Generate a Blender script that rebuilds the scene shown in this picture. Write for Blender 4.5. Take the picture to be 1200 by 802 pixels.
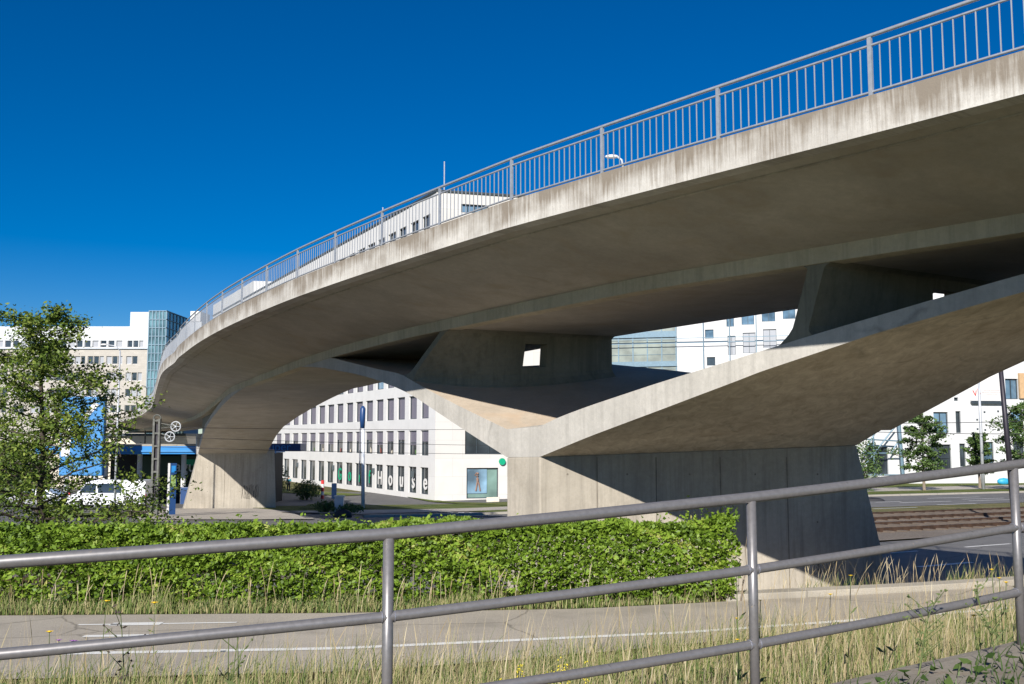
import bpy, bmesh, math, random
import numpy as np
from mathutils import Vector, Matrix
random.seed(7); rng = np.random.default_rng(11)
R = math.radians
scn = bpy.context.scene
for o in list(bpy.data.objects): bpy.data.objects.remove(o)

# ------------------------------------------------------------------ camera, sky, sun, exposure
# units: metres, the camera's eye is at height zero, the street lies about 3.6 m below it
FPX, CX, CY, HY = 1200.0, 600.0, 401.0, 516.0
TILT = math.atan((HY-CY)/FPX); CT, ST = math.cos(TILT), math.sin(TILT)
cam_d = bpy.data.cameras.new('camera'); cam = bpy.data.objects.new('camera', cam_d)
scn.collection.objects.link(cam)
cam.location = (0, 0, 0); cam.rotation_euler = (R(90)+TILT, 0, 0)
cam_d.lens = 36; cam_d.sensor_width = 36; cam_d.clip_start = .1; cam_d.clip_end = 9000
scn.camera = cam
SUN_AZ, SUN_EL = R(196), R(29.3)          # sun stands behind the camera, to the left
w = bpy.data.worlds.new('World'); scn.world = w; w.use_nodes = True
nt = w.node_tree; bg = nt.nodes['Background']
sky = nt.nodes.new('ShaderNodeTexSky'); sky.sky_type = 'NISHITA'; sky.sun_disc = False
sky.sun_elevation = SUN_EL; sky.sun_rotation = SUN_AZ; sky.altitude = 1500
sky.air_density = 1.0; sky.dust_density = 0.15; sky.ozone_density = 5.0
hs = nt.nodes.new('ShaderNodeHueSaturation'); hs.inputs['Hue'].default_value = .507; hs.inputs['Saturation'].default_value = 1.42; hs.inputs['Value'].default_value = .69
nt.links.new(sky.outputs[0], hs.inputs['Color']); nt.links.new(hs.outputs[0], bg.inputs['Color'])
bg.inputs['Strength'].default_value = 0.09
sd = bpy.data.lights.new('sun', 'SUN'); sun = bpy.data.objects.new('sun', sd); scn.collection.objects.link(sun)
sd.energy = 5.0; sd.angle = R(.5); sd.color = (1.0, .955, .885)
to_sun = Vector((math.sin(SUN_AZ)*math.cos(SUN_EL), math.cos(SUN_AZ)*math.cos(SUN_EL), math.sin(SUN_EL)))
sun.rotation_euler = to_sun.to_track_quat('Z', 'Y').to_euler(); sun.location = to_sun*200
vs = scn.view_settings; vs.view_transform = 'Standard'; vs.look = 'None'; vs.gamma = 1; vs.exposure = 0.5; vs.use_curve_mapping = False
scn.render.resolution_x = 1024; scn.render.resolution_y = 684
scn.cycles.max_bounces = 8; scn.cycles.diffuse_bounces = 5

# ------------------------------------------------------------------ measuring helpers
def ratio(x, y):
    u = (x-CX)/FPX; v = (CY-y)/FPX; Y = CT-v*ST
    return u/Y, (ST+v*CT)/Y
def at(x, y, Y):
    r, z = ratio(x, y); return Vector((r*Y, Y, z*Y))
def lerp(a, b, t): return a+(b-a)*t
def clamp(t, a=0., b=1.): return max(a, min(b, t))
def smooth(t): t = clamp(t); return t*t*(3-2*t)

# ------------------------------------------------------------------ object helpers
BASE = {}
def link(o): scn.collection.objects.link(o); return o
def tag(o, label=None, cat=None, group=None, kind=None):
    if label: o['label'] = label
    if cat: o['category'] = cat
    if group: o['group'] = group
    if kind: o['kind'] = kind
    return o
def thing(name, label, cat, loc, group=None):
    o = link(bpy.data.objects.new(name, None)); o.location = loc; o.empty_display_size = .3
    BASE[o] = Vector(loc); return tag(o, label, cat, group)
def finish(name, me, parent=None, base=None, smooth_sh=False):
    o = link(bpy.data.objects.new(name, me))
    if parent is not None:
        b = BASE[parent]; BASE[o] = b; o.parent = parent
        me.transform(Matrix.Translation(-b))
    elif base is not None:
        BASE[o] = Vector(base); me.transform(Matrix.Translation(-Vector(base))); o.location = base
    else: BASE[o] = Vector((0, 0, 0))
    if smooth_sh: me.shade_smooth()
    return o
class MB:
    def __init__(s): s.v = []; s.f = []; s.m = []; s.mi = 0
    def add(s, V, F):
        n = len(s.v); s.v += [tuple(p) for p in V]; s.f += [tuple(i+n for i in f) for f in F]; s.m += [s.mi]*len(F); return s
    def box(s, a, b, M=None):
        x0, y0, z0 = a; x1, y1, z1 = b
        V = [Vector(p) for p in ((x0,y0,z0),(x1,y0,z0),(x1,y1,z0),(x0,y1,z0),(x0,y0,z1),(x1,y0,z1),(x1,y1,z1),(x0,y1,z1))]
        if M is not None: V = [M@p for p in V]
        return s.add(V, [(0,3,2,1),(4,5,6,7),(0,1,5,4),(1,2,6,5),(2,3,7,6),(3,0,4,7)])
    def hexa(s, lo, hi):            # two quads, bottom and top
        return s.add(list(lo)+list(hi), [(0,3,2,1),(4,5,6,7),(0,1,5,4),(1,2,6,5),(2,3,7,6),(3,0,4,7)])
    def tube(s, pts, r, n=8, cap=True):
        pts = [Vector(p) for p in pts]; rr = r if isinstance(r, (list, tuple)) else [r]*len(pts)
        V = []; F = []
        for i, p in enumerate(pts):
            d = (pts[min(i+1, len(pts)-1)]-pts[max(i-1, 0)]).normalized()
            a = d.cross(Vector((0, 0, 1)))
            if a.length < .05: a = d.cross(Vector((1, 0, 0)))
            a.normalize(); b = d.cross(a)
            for k in range(n):
                t = 2*math.pi*k/n; V.append(p+(a*math.cos(t)+b*math.sin(t))*rr[i])
        for i in range(len(pts)-1):
            for k in range(n):
                F.append((i*n+k, i*n+(k+1) % n, (i+1)*n+(k+1) % n, (i+1)*n+k))
        if cap: F.append(tuple(range(n))); F.append(tuple(reversed(range((len(pts)-1)*n, len(pts)*n))))
        return s.add(V, F)
    def grid(s, rows, close=False):
        m = len(rows[0]); V = [p for r in rows for p in r]; F = []
        for i in range(len(rows)-1):
            for k in range(m-(0 if close else 1)):
                F.append((i*m+k, i*m+(k+1) % m, (i+1)*m+(k+1) % m, (i+1)*m+k))
        return s.add(V, F)
    def ball(s, c, r, n=10, sc=(1, 1, 1)):
        c = Vector(c); rows = []
        for i in range(n//2+1):
            a = math.pi*i/(n//2); rows.append([c+Vector((math.sin(a)*math.cos(2*math.pi*k/n)*r*sc[0], math.sin(a)*math.sin(2*math.pi*k/n)*r*sc[1], math.cos(a)*r*sc[2])) for k in range(n)])
        return s.grid(rows, True)
    def build(s, name, mat, parent=None, base=None, sm=False, bevel=0, fix=True):
        me = bpy.data.meshes.new(name); me.from_pydata(s.v, [], s.f)
        for m in (mat if isinstance(mat, list) else [mat]): me.materials.append(m)
        if any(s.m): me.polygons.foreach_set('material_index', s.m)
        if fix:
            bm = bmesh.new(); bm.from_mesh(me)
            bmesh.ops.remove_doubles(bm, verts=bm.verts, dist=1e-5)
            bmesh.ops.recalc_face_normals(bm, faces=bm.faces); bm.to_mesh(me); bm.free()
        me.update(); o = finish(name, me, parent, base, sm)
        if bevel:
            b = o.modifiers.new('bevel', 'BEVEL'); b.width = bevel; b.segments = 2; b.limit_method = 'ANGLE'
        return o
def fast_mesh(name, V, F, mat, parent=None, base=None, colors=None):
    """V (n,3) float, F (m,k) int, per-face random colour value"""
    me = bpy.data.meshes.new(name); V = np.asarray(V, np.float32); F = np.asarray(F, np.int32)
    k = F.shape[1]; me.vertices.add(len(V)); me.vertices.foreach_set('co', V.ravel())
    me.loops.add(F.size); me.loops.foreach_set('vertex_index', F.ravel())
    me.polygons.add(len(F)); me.polygons.foreach_set('loop_start', np.arange(len(F), dtype=np.int32)*k)
    me.polygons.foreach_set('loop_total', np.full(len(F), k, np.int32)) if bpy.app.version < (4, 0, 0) else None
    me.update(calc_edges=True); me.validate()
    if colors is not None:
        a = me.attributes.new('tone', 'FLOAT', 'FACE'); a.data.foreach_set('value', np.asarray(colors, np.float32))
    me.materials.append(mat)
    return finish(name, me, parent, base)
def text_mesh(txt, size, depth, O, ux, uz, name, mat, parent, align='CENTER', bold=0):
    """flat lettering standing on plane ux/uz, starting at O"""
    cu = bpy.data.curves.new('t', 'FONT'); cu.body = txt; cu.size = size; cu.extrude = depth; cu.align_x = align; cu.offset = bold
    to = bpy.data.objects.new('t', cu); link(to); bpy.context.view_layer.update()
    me = bpy.data.meshes.new_from_object(to.evaluated_get(bpy.context.evaluated_depsgraph_get()))
    bpy.data.objects.remove(to); bpy.data.curves.remove(cu)
    ux = Vector(ux).normalized(); uz = Vector(uz).normalized(); un = ux.cross(uz)
    M = Matrix(((ux.x, uz.x, un.x, O[0]), (ux.y, uz.y, un.y, O[1]), (ux.z, uz.z, un.z, O[2]), (0, 0, 0, 1)))
    me.transform(M); me.materials.clear(); me.materials.append(mat)
    return finish(name, me, parent)

# ------------------------------------------------------------------ materials
def node_mat(name):
    m = bpy.data.materials.new(name); m.use_nodes = True; t = m.node_tree
    return m, t, t.nodes['Principled BSDF']
def plain(name, col, rough=.6, metal=0, var=.12, scale=3., bump=0.0, spec=None):
    m, t, b = node_mat(name); b.inputs['Roughness'].default_value = rough; b.inputs['Metallic'].default_value = metal
    if spec is not None: b.inputs['Specular IOR Level'].default_value = spec
    tc = t.nodes.new('ShaderNodeTexCoord'); n = t.nodes.new('ShaderNodeTexNoise'); n.inputs['Scale'].default_value = scale; n.inputs['Detail'].default_value = 8
    t.links.new(tc.outputs['Object'], n.inputs['Vector'])
    r = t.nodes.new('ShaderNodeValToRGB'); c = Vector(col)
    r.color_ramp.elements[0].position = .3; r.color_ramp.elements[1].position = .7
    r.color_ramp.elements[0].color = (*[max(0, q*(1-var)) for q in col], 1); r.color_ramp.elements[1].color = (*[min(1, q*(1+var)) for q in col], 1)
    t.links.new(n.outputs[0], r.inputs[0]); t.links.new(r.outputs[0], b.inputs['Base Color'])
    if bump:
        bp = t.nodes.new('ShaderNodeBump'); bp.inputs['Strength'].default_value = bump; bp.inputs['Distance'].default_value = .02
        t.links.new(n.outputs[0], bp.inputs['Height']); t.links.new(bp.outputs[0], b.inputs['Normal'])
    return m
def mixc(t, fac, a, b, mode='MIX'):
    m = t.nodes.new('ShaderNodeMix'); m.data_type = 'RGBA'; m.blend_type = mode
    for i, q in ((0, fac), (6, a), (7, b)):
        if hasattr(q, 'links'): t.links.new(q, m.inputs[i])
        else: m.inputs[i].default_value = q if i == 0 else (*q, 1)
    return m.outputs[2]
def noise(t, scale, detail=6, stretch=(1, 1, 1), lo=.35, hi=.65, coord='Object', rough=.55, dist=0):
    tc = t.nodes.new('ShaderNodeTexCoord'); mp = t.nodes.new('ShaderNodeMapping'); mp.inputs['Scale'].default_value = stretch
    n = t.nodes.new('ShaderNodeTexNoise'); n.inputs['Scale'].default_value = scale; n.inputs['Detail'].default_value = detail
    n.inputs['Roughness'].default_value = rough; n.inputs['Distortion'].default_value = dist
    t.links.new(tc.outputs[coord], mp.inputs[0]); t.links.new(mp.outputs[0], n.inputs['Vector'])
    mr = t.nodes.new('ShaderNodeMapRange'); mr.inputs[1].default_value = lo; mr.inputs[2].default_value = hi
    t.links.new(n.outputs[0], mr.inputs[0]); return mr.outputs[0], n.outputs[0]
def concrete(name, base, dark, light, streak=0., crack=0., warm=None, board=0., scale=1.):
    m, t, b = node_mat(name); b.inputs['Roughness'].default_value = .85; b.inputs['Specular IOR Level'].default_value = .25
    f1, _ = noise(t, .55*scale, 9, lo=.32, hi=.68, dist=.6)
    col = mixc(t, f1, dark, light)
    f2, h2 = noise(t, 9*scale, 8, lo=.3, hi=.75, rough=.7)
    col = mixc(t, .55, col, mixc(t, f2, tuple(q*.8 for q in base), tuple(min(1, q*1.18) for q in base)))
    f4, h4 = noise(t, 70, 4, lo=.62, hi=.72)
    col = mixc(t, f4, col, tuple(q*.55 for q in base))
    if warm:
        f3, _ = noise(t, .9, 7, lo=.5, hi=.72, dist=1.2); col = mixc(t, f3, col, warm)
    if streak:
        f5, _ = noise(t, 5.0, 5, stretch=(1, 1, .05), lo=.47, hi=.72, rough=.7)
        mm = t.nodes.new('ShaderNodeMath'); mm.operation = 'MULTIPLY'; mm.inputs[1].default_value = streak; t.links.new(f5, mm.inputs[0])
        col = mixc(t, mm.outputs[0], col, tuple(q*.42 for q in base))
    f6, _ = noise(t, 1.3, 4, stretch=(1, 1, .05), lo=.42, hi=.68)
    m6 = t.nodes.new('ShaderNodeMath'); m6.operation = 'MULTIPLY'; m6.inputs[1].default_value = .35; t.links.new(f6, m6.inputs[0]); col = mixc(t, m6.outputs[0], col, tuple(q*.62 for q in base))
    if crack:
        tc = t.nodes.new('ShaderNodeTexCoord'); mp = t.nodes.new('ShaderNodeMapping'); mp.inputs['Scale'].default_value = (1, 1, 1)
        nz = t.nodes.new('ShaderNodeTexNoise'); nz.inputs['Scale'].default_value = 1.6; nz.inputs['Detail'].default_value = 7
        t.links.new(tc.outputs['Object'], nz.inputs['Vector'])
        ad = mixc(t, .35, (0, 0, 0), (0, 0, 0)); mx = ad.node; t.links.new(tc.outputs['Object'], mx.inputs[6]); t.links.new(nz.outputs[1], mx.inputs[7])
        vo = t.nodes.new('ShaderNodeTexVoronoi'); vo.feature = 'DISTANCE_TO_EDGE'; vo.inputs['Scale'].default_value = .42
        t.links.new(ad, vo.inputs['Vector'])
        mr = t.nodes.new('ShaderNodeMapRange'); mr.inputs[1].default_value = 0; mr.inputs[2].default_value = .018; mr.inputs[3].default_value = crack; mr.inputs[4].default_value = 0
        t.links.new(vo.outputs[0], mr.inputs[0]); fm, _ = noise(t, .8, 3, lo=.5, hi=.62)
        mu = t.nodes.new('ShaderNodeMath'); mu.operation = 'MULTIPLY'; t.links.new(mr.outputs[0], mu.inputs[0]); t.links.new(fm, mu.inputs[1])
        col = mixc(t, mu.outputs[0], col, tuple(q*.35 for q in base))
    t.links.new(col, b.inputs['Base Color'])
    bp = t.nodes.new('ShaderNodeBump'); bp.inputs['Strength'].default_value = .35; bp.inputs['Distance'].default_value = .02
    t.links.new(h2, bp.inputs['Height']); t.links.new(bp.outputs[0], b.inputs['Normal'])
    return m, t, b, col
M = {}
M['conc'] = concrete('pier_concrete', (.47, .42, .345), (.30, .265, .215), (.55, .50, .42), streak=.6)[0]
M['conc_band'] = concrete('arm_edge_concrete', (.50, .47, .42), (.33, .315, .29), (.63, .60, .55), streak=.35, crack=.5)[0]
M['conc_soffit'] = concrete('arm_soffit_concrete', (.62, .53, .39), (.34, .28, .20), (.74, .65, .50), crack=.8, warm=(.44, .35, .24))[0]
t_ = M['conc_soffit'].node_tree; b_ = t_.nodes['Principled BSDF']; src = b_.inputs['Base Color'].links[0].from_socket
f_, _ = noise(t_, 3.2, 9, stretch=(1, .35, 2.2), lo=.38, hi=.66, rough=.75, dist=.8)
t_.links.new(mixc(t_, .5, src, mixc(t_, f_, (.42, .35, .25), (.86, .77, .61))), b_.inputs['Base Color'])
M['conc_deck'] = concrete('deck_soffit_concrete', (.47, .43, .37), (.33, .30, .255), (.55, .51, .44), warm=(.40, .345, .27), scale=.9)[0]
M['conc_top'] = concrete('trough_concrete', (.50, .42, .33), (.42, .34, .26), (.55, .47, .38), warm=(.50, .38, .27))[0]
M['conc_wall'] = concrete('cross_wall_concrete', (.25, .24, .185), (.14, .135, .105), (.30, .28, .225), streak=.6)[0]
# fascia: dark washed streaks running down from the top edge
m, t, b, col = concrete('fascia_concrete', (.58, .55, .50), (.40, .37, .33), (.68, .66, .61))
uv = t.nodes.new('ShaderNodeUVMap'); sep = t.nodes.new('ShaderNodeSeparateXYZ'); t.links.new(uv.outputs[0], sep.inputs[0])
mp = t.nodes.new('ShaderNodeMapping'); mp.inputs['Scale'].default_value = (19, .5, 1); t.links.new(uv.outputs[0], mp.inputs[0])
n1 = t.nodes.new('ShaderNodeTexNoise'); n1.inputs['Scale'].default_value = 1; n1.inputs['Detail'].default_value = 5; n1.inputs['Roughness'].default_value = .65
t.links.new(mp.outputs[0], n1.inputs['Vector'])
mp2 = t.nodes.new('ShaderNodeMapping'); mp2.inputs['Scale'].default_value = (1.1, .8, 1); t.links.new(uv.outputs[0], mp2.inputs[0])
n2 = t.nodes.new('ShaderNodeTexNoise'); n2.inputs['Scale'].default_value = 1; n2.inputs['Detail'].default_value = 6; t.links.new(mp2.outputs[0], n2.inputs['Vector'])
ad = t.nodes.new('ShaderNodeMath'); ad.operation = 'ADD'; t.links.new(n1.outputs[0], ad.inputs[0]); t.links.new(n2.outputs[0], ad.inputs[1])
ad2 = t.nodes.new('ShaderNodeMath'); ad2.operation = 'MULTIPLY_ADD'; ad2.inputs[1].default_value = .36; t.links.new(sep.outputs[1], ad2.inputs[0]); t.links.new(ad.outputs[0], ad2.inputs[2])
mr = t.nodes.new('ShaderNodeMapRange'); mr.inputs[1].default_value = .98; mr.inputs[2].default_value = 1.36; t.links.new(ad2.outputs[0], mr.inputs[0])
t.links.new(mixc(t, mr.outputs[0], col, (.235, .20, .16)), b.inputs['Base Color']); M['fascia'] = m

def asphalt(name, c, patch=.25):
    m, t, b = node_mat(name); b.inputs['Roughness'].default_value = .8; b.inputs['Specular IOR Level'].default_value = .3
    f, _ = noise(t, .25, 7, lo=.3, hi=.7); g, h = noise(t, 60, 3, lo=.3, hi=.7)
    f3, _ = noise(t, 1.2, 8, lo=.5, hi=.8)
    a = mixc(t, f, tuple(q*(1-patch) for q in c), tuple(q*(1+patch) for q in c))
    a = mixc(t, .3, a, mixc(t, g, tuple(q*.5 for q in c), tuple(q*1.8 for q in c)))
    a = mixc(t, f3, a, tuple(q*.75 for q in c))
    vo = t.nodes.new('ShaderNodeTexVoronoi'); vo.feature = 'DISTANCE_TO_EDGE'; vo.inputs['Scale'].default_value = .28
    tc = t.nodes.new('ShaderNodeTexCoord'); nz = t.nodes.new('ShaderNodeTexNoise'); nz.inputs['Scale'].default_value = 1.1; nz.inputs['Detail'].default_value = 8; t.links.new(tc.outputs['Object'], nz.inputs['Vector'])
    ad_ = mixc(t, .3, (0, 0, 0), (0, 0, 0)); t.links.new(tc.outputs['Object'], ad_.node.inputs[6]); t.links.new(nz.outputs[1], ad_.node.inputs[7]); t.links.new(ad_, vo.inputs['Vector'])
    mr_ = t.nodes.new('ShaderNodeMapRange'); mr_.inputs[1].default_value = 0; mr_.inputs[2].default_value = .006; mr_.inputs[3].default_value = .75; mr_.inputs[4].default_value = 0; t.links.new(vo.outputs[0], mr_.inputs[0])
    a = mixc(t, mr_.outputs[0], a, tuple(q*.4 for q in c))
    t.links.new(a, b.inputs['Base Color'])
    bp = t.nodes.new('ShaderNodeBump'); bp.inputs['Strength'].default_value = .2; bp.inputs['Distance'].default_value = .01
    t.links.new(h, bp.inputs['Height']); t.links.new(bp.outputs[0], b.inputs['Normal']); return m
M['path'] = asphalt('path_asphalt', (.37, .33, .275), .15)
M['road'] = asphalt('road_asphalt', (.15, .145, .14), .2)
M['road_dark'] = asphalt('street_asphalt', (.13, .125, .12), .2)
M['paving'] = asphalt('light_paving', (.40, .36, .31), .12)
M['kerb'] = asphalt('kerb_stone', (.36, .33, .28), .15)
m, t, b = node_mat('road_paint'); b.inputs['Roughness'].default_value = .7
f, _ = noise(t, 6, 8, lo=.58, hi=.75, rough=.7); t.links.new(mixc(t, f, (.72, .71, .68), (.35, .33, .3)), b.inputs['Base Color']); M['paint'] = m
m, t, b = node_mat('ballast'); b.inputs['Roughness'].default_value = .9
f, h = noise(t, 14, 6, lo=.35, hi=.7, rough=.8); f2, _ = noise(t, .3, 5)
t.links.new(mixc(t, f, mixc(t, f2, (.10, .075, .055), (.16, .13, .10)), (.26, .22, .18)), b.inputs['Base Color'])
bp = t.nodes.new('ShaderNodeBump'); bp.inputs['Strength'].default_value = .8; bp.inputs['Distance'].default_value = .05; t.links.new(h, bp.inputs['Height']); t.links.new(bp.outputs[0], b.inputs['Normal']); M['ballast'] = m
def turf(name, a, b_, c):
    m, t, b = node_mat(name); b.inputs['Roughness'].default_value = .9; b.inputs['Specular IOR Level'].default_value = .1
    f, _ = noise(t, .5, 8, lo=.35, hi=.65); g, h = noise(t, 12, 6, lo=.3, hi=.7, rough=.8)
    t.links.new(mixc(t, f, mixc(t, g, tuple(q*.5 for q in a), a), mixc(t, g, tuple(q*.6 for q in b_), c)), b.inputs['Base Color'])
    bp = t.nodes.new('ShaderNodeBump'); bp.inputs['Strength'].default_value = 1; bp.inputs['Distance'].default_value = .08; t.links.new(h, bp.inputs['Height']); t.links.new(bp.outputs[0], b.inputs['Normal']); return m
M['ground'] = turf('meadow_ground', (.09, .11, .035), (.16, .14, .06), (.24, .2, .10))
M['lawn'] = turf('lawn', (.10, .16, .035), (.16, .19, .05), (.25, .24, .09))
M['lawn_dry'] = turf('dry_turf', (.16, .17, .06), (.25, .22, .10), (.33, .28, .15))
M['bank'] = turf('bank_soil', (.07, .06, .03), (.13, .10, .06), (.2, .16, .10))
def tone_mat(name, cols, rough=.6, trans=.0, spec=.3):
    """leaf material; the tone attribute picks a colour per leaf"""
    m, t, b = node_mat(name); b.inputs['Roughness'].default_value = rough; b.inputs['Specular IOR Level'].default_value = spec
    a = t.nodes.new('ShaderNodeAttribute'); a.attribute_name = 'tone'; r = t.nodes.new('ShaderNodeValToRGB')
    e = r.color_ramp.elements; e[0].color = (*cols[0], 1); e[1].color = (*cols[-1], 1)
    for i, c in enumerate(cols[1:-1]):
        q = e.new((i+1)/(len(cols)-1)); q.color = (*c, 1)
    t.links.new(a.outputs['Fac'], r.inputs[0]); t.links.new(r.outputs[0], b.inputs['Base Color'])
    if trans:
        tr = t.nodes.new('ShaderNodeBsdfTranslucent'); t.links.new(r.outputs[0], tr.inputs[0]); mx = t.nodes.new('ShaderNodeMixShader'); mx.inputs[0].default_value = trans
        t.links.new(b.outputs[0], mx.inputs[1]); t.links.new(tr.outputs[0], mx.inputs[2]); t.links.new(mx.outputs[0], t.nodes['Material Output'].inputs[0])
    return m
M['hedge'] = tone_mat('hedge_leaves', [(.05, .09, .012), (.12, .20, .018), (.19, .30, .03), (.28, .38, .05), (.40, .38, .12)], .5, .3)
M['leaf'] = tone_mat('tree_leaves', [(.04, .075, .013), (.09, .145, .02), (.16, .22, .035), (.28, .32, .065)], .5, .25)
M['leaf_far'] = tone_mat('street_tree_leaves', [(.04, .08, .02), (.08, .14, .035), (.14, .20, .06)], .6, .2)
M['straw'] = tone_mat('dry_grass', [(.33, .25, .13), (.50, .41, .24), (.66, .57, .38), (.42, .31, .16)], .7, .3)
M['grass'] = tone_mat('green_grass', [(.05, .09, .02), (.11, .17, .035), (.20, .25, .07), (.36, .34, .15), (.45, .38, .2)], .6, .3)
M['weed'] = tone_mat('weed_leaves', [(.03, .06, .012), (.06, .11, .025), (.11, .16, .045)], .5, .3)
M['bark'] = plain('bark', (.055, .042, .032), .9, var=.4, scale=12, bump=.6)
M['bark_pale'] = plain('pale_bark', (.20, .16, .12), .9, var=.3, scale=9, bump=.4)
M['steel'] = plain('galvanised_steel', (.33, .33, .37), .42, .55, var=.14, scale=18)
M['fence'] = plain('painted_railing_steel', (.215, .205, .205), .38, .45, var=.10, scale=40)
t_ = M['fence'].node_tree; b_ = t_.nodes['Principled BSDF']; src = b_.inputs['Base Color'].links[0].from_socket
f_, _ = noise(t_, 7, 6, lo=.66, hi=.72, rough=.75); g_, _ = noise(t_, 30, 5, lo=.70, hi=.73)
t_.links.new(mixc(t_, g_, mixc(t_, f_, src, (.045, .04, .04)), (.33, .27, .20)), b_.inputs['Base Color'])
M['rail_light'] = plain('galvanised_bridge_railing', (.36, .38, .41), .45, .35, var=.12, scale=15)
M['baluster'] = plain('baluster_steel', (.36, .38, .41), .5, .3, var=.1)
M['lampgrey'] = plain('pale_pole_paint', (.45, .47, .50), .5, .2)
M['mastgrey'] = plain('mast_steel', (.11, .112, .10), .6, .3, var=.3, scale=6)
M['darkmast'] = plain('dark_mast_paint', (.03, .026, .035), .5, .3)
M['wire'] = plain('wire', (.05, .05, .055), .6, .3)
M['rust'] = plain('rail_steel', (.10, .06, .04), .5, .5, var=.4, scale=4)
M['white'] = plain('white_panel', (.66, .65, .635), .55, var=.03, scale=.6)
M['cream'] = plain('cream_render', (.62, .56, .46), .8, var=.05)
M['black'] = plain('black_interior', (.015, .016, .017), .8)
M['blue'] = plain('station_blue', (.02, .20, .52), .4, var=.08)
M['deepblue'] = plain('dark_sign_blue', (.012, .05, .16), .4, var=.08)
M['lightblue'] = plain('banner_blue', (.035, .20, .46), .5, var=.15, scale=1.2)
M['green'] = plain('sign_green', (.0, .33, .17), .5, var=.05)
M['yellow'] = plain('flower_yellow', (.85, .55, .02), .5, var=.12, scale=60)
M['purple'] = plain('flower_purple', (.30, .12, .35), .6, var=.2, scale=60)
M['stem'] = plain('flower_stem', (.10, .13, .04), .7, var=.2, scale=30)
M['teal'] = plain('teal_shirt', (.03, .25, .30), .8); M['trouser'] = plain('dark_trousers', (.03, .03, .035), .8); M['skin'] = plain('skin', (.45, .27, .19), .6); M['hair'] = plain('dark_hair', (.03, .02, .015), .7)
M['carwhite'] = plain('white_van_paint', (.78, .79, .82), .25, .0, var=.02); M['silver'] = plain('silver_car_paint', (.45, .46, .48), .3, .4, var=.03)
M['weed_plain'] = plain('pot_plant', (.08, .16, .05), .7); M['red_dull'] = plain('dull_red', (.25, .08, .06), .7)
M['tyre'] = plain('rubber', (.02, .02, .02), .8); M['red'] = plain('red_marking', (.55, .03, .03), .5); M['cyan'] = plain('blue_plastic', (.03, .33, .55), .5)
def glass(name, col, rough=.08, slats=0, scol=(.3, .28, .33), var=.5):
    m, t, b = node_mat(name); b.inputs['Roughness'].default_value = rough; b.inputs['Specular IOR Level'].default_value = .8
    f, _ = noise(t, .35, 3, lo=.35, hi=.65); c = mixc(t, f, tuple(q*(1-var) for q in col), tuple(q*(1+var) for q in col))
    if slats:
        tc = t.nodes.new('ShaderNodeTexCoord'); wv = t.nodes.new('ShaderNodeTexWave'); wv.bands_direction = 'Z'; wv.inputs['Scale'].default_value = slats
        t.links.new(tc.outputs['Object'], wv.inputs['Vector']); c = mixc(t, wv.outputs[0], tuple(q*.7 for q in scol), scol); b.inputs['Roughness'].default_value = .45
    t.links.new(c, b.inputs['Base Color']); return m
M['glass'] = glass('window_glass', (.035, .045, .055))
M['glass_blue'] = glass('blue_window_glass', (.10, .17, .24), .12)
M['glass_pale'] = glass('pale_curtain_glass', (.22, .25, .22), .3, var=.25)
M['shopglass'] = glass('shopfront_glass', (.16, .25, .22), .15, var=.3)
M['blind'] = glass('drawn_blinds', (.2, .2, .2), slats=9, scol=(.17, .155, .20))
M['blind_pale'] = glass('pale_blinds', (.5, .5, .5), slats=8, scol=(.33, .35, .39))
M['frame'] = plain('window_frame', (.045, .06, .07), .5, .2); M['frame_blue'] = plain('blue_grey_mullion', (.14, .22, .28), .5, .2)
# panelled white facade
def panel_mat(name, c, sx, sz, joint=.55, var=.05):
    m, t, b = node_mat(name); b.inputs['Roughness'].default_value = .7
    uv = t.nodes.new('ShaderNodeUVMap'); br = t.nodes.new('ShaderNodeTexBrick'); t.links.new(uv.outputs[0], br.inputs['Vector'])
    br.inputs['Scale'].default_value = 1; br.inputs['Brick Width'].default_value = sx; br.inputs['Row Height'].default_value = sz
    br.inputs['Mortar Size'].default_value = .012; br.inputs['Mortar Smooth'].default_value = 0; br.inputs['Bias'].default_value = 0; br.offset = .37
    br.inputs['Color1'].default_value = (*[q*(1-var) for q in c], 1); br.inputs['Color2'].default_value = (*[min(1, q*(1+var)) for q in c], 1); br.inputs['Mortar'].default_value = (*[q*joint for q in c], 1)
    f, _ = noise(t, .7, 6, lo=.45, hi=.8); t.links.new(mixc(t, f, br.outputs[0], tuple(q*.9 for q in c)), b.inputs['Base Color']); return m
M['panel'] = panel_mat('white_facade_panels', (.60, .575, .54), 2.8, 1.8, .72, .035)
M['panel_cold'] = panel_mat('cool_white_facade', (.60, .60, .60), 3.4, 1.9, .78, .02)
M['stone'] = panel_mat('grey_stone_cladding', (.42, .39, .35), 1.2, .5, .8, .06)
M['ribbed'] = panel_mat('ribbed_white_cladding', (.58, .60, .62), .9, 40, .72, .03)

# ------------------------------------------------------------------ the bridge's plan curve
posts = [(1008,117),(844,162.5),(706,203),(597,235),(510,265),(441,289.7),(386,309.7),(342,328.4),(307,343),(279,356.4),(256.6,370.5),(239.6,381.5),(226.4,391.5),(216.6,400),(208.2,407.5),(202.4,413)]
pxc = (3.72626694e-05, 1.64617559e-03, -6.28914049e-01, 4.52410364e+00); pyc = (1.10188772e-05, 1.63898800e-03, 7.75234596e-01, 1.26877083e+01)
Ept = [np.array((np.polyval(pxc, q), np.polyval(pyc, q))) for q in np.arange(0, 37.6, 2.5)]
for x, Y in ((189.4, 50), (183.4, 60), (180.6, 71), (175, 85), (155, 110), (110, 150)):
    Ept.append(np.array((ratio(x, 450)[0]*Y, Y)))
ext = []; p = Ept[0].copy(); d_ = Ept[1]-Ept[0]; hd = math.degrees(math.atan2(d_[0], d_[1]))
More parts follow.
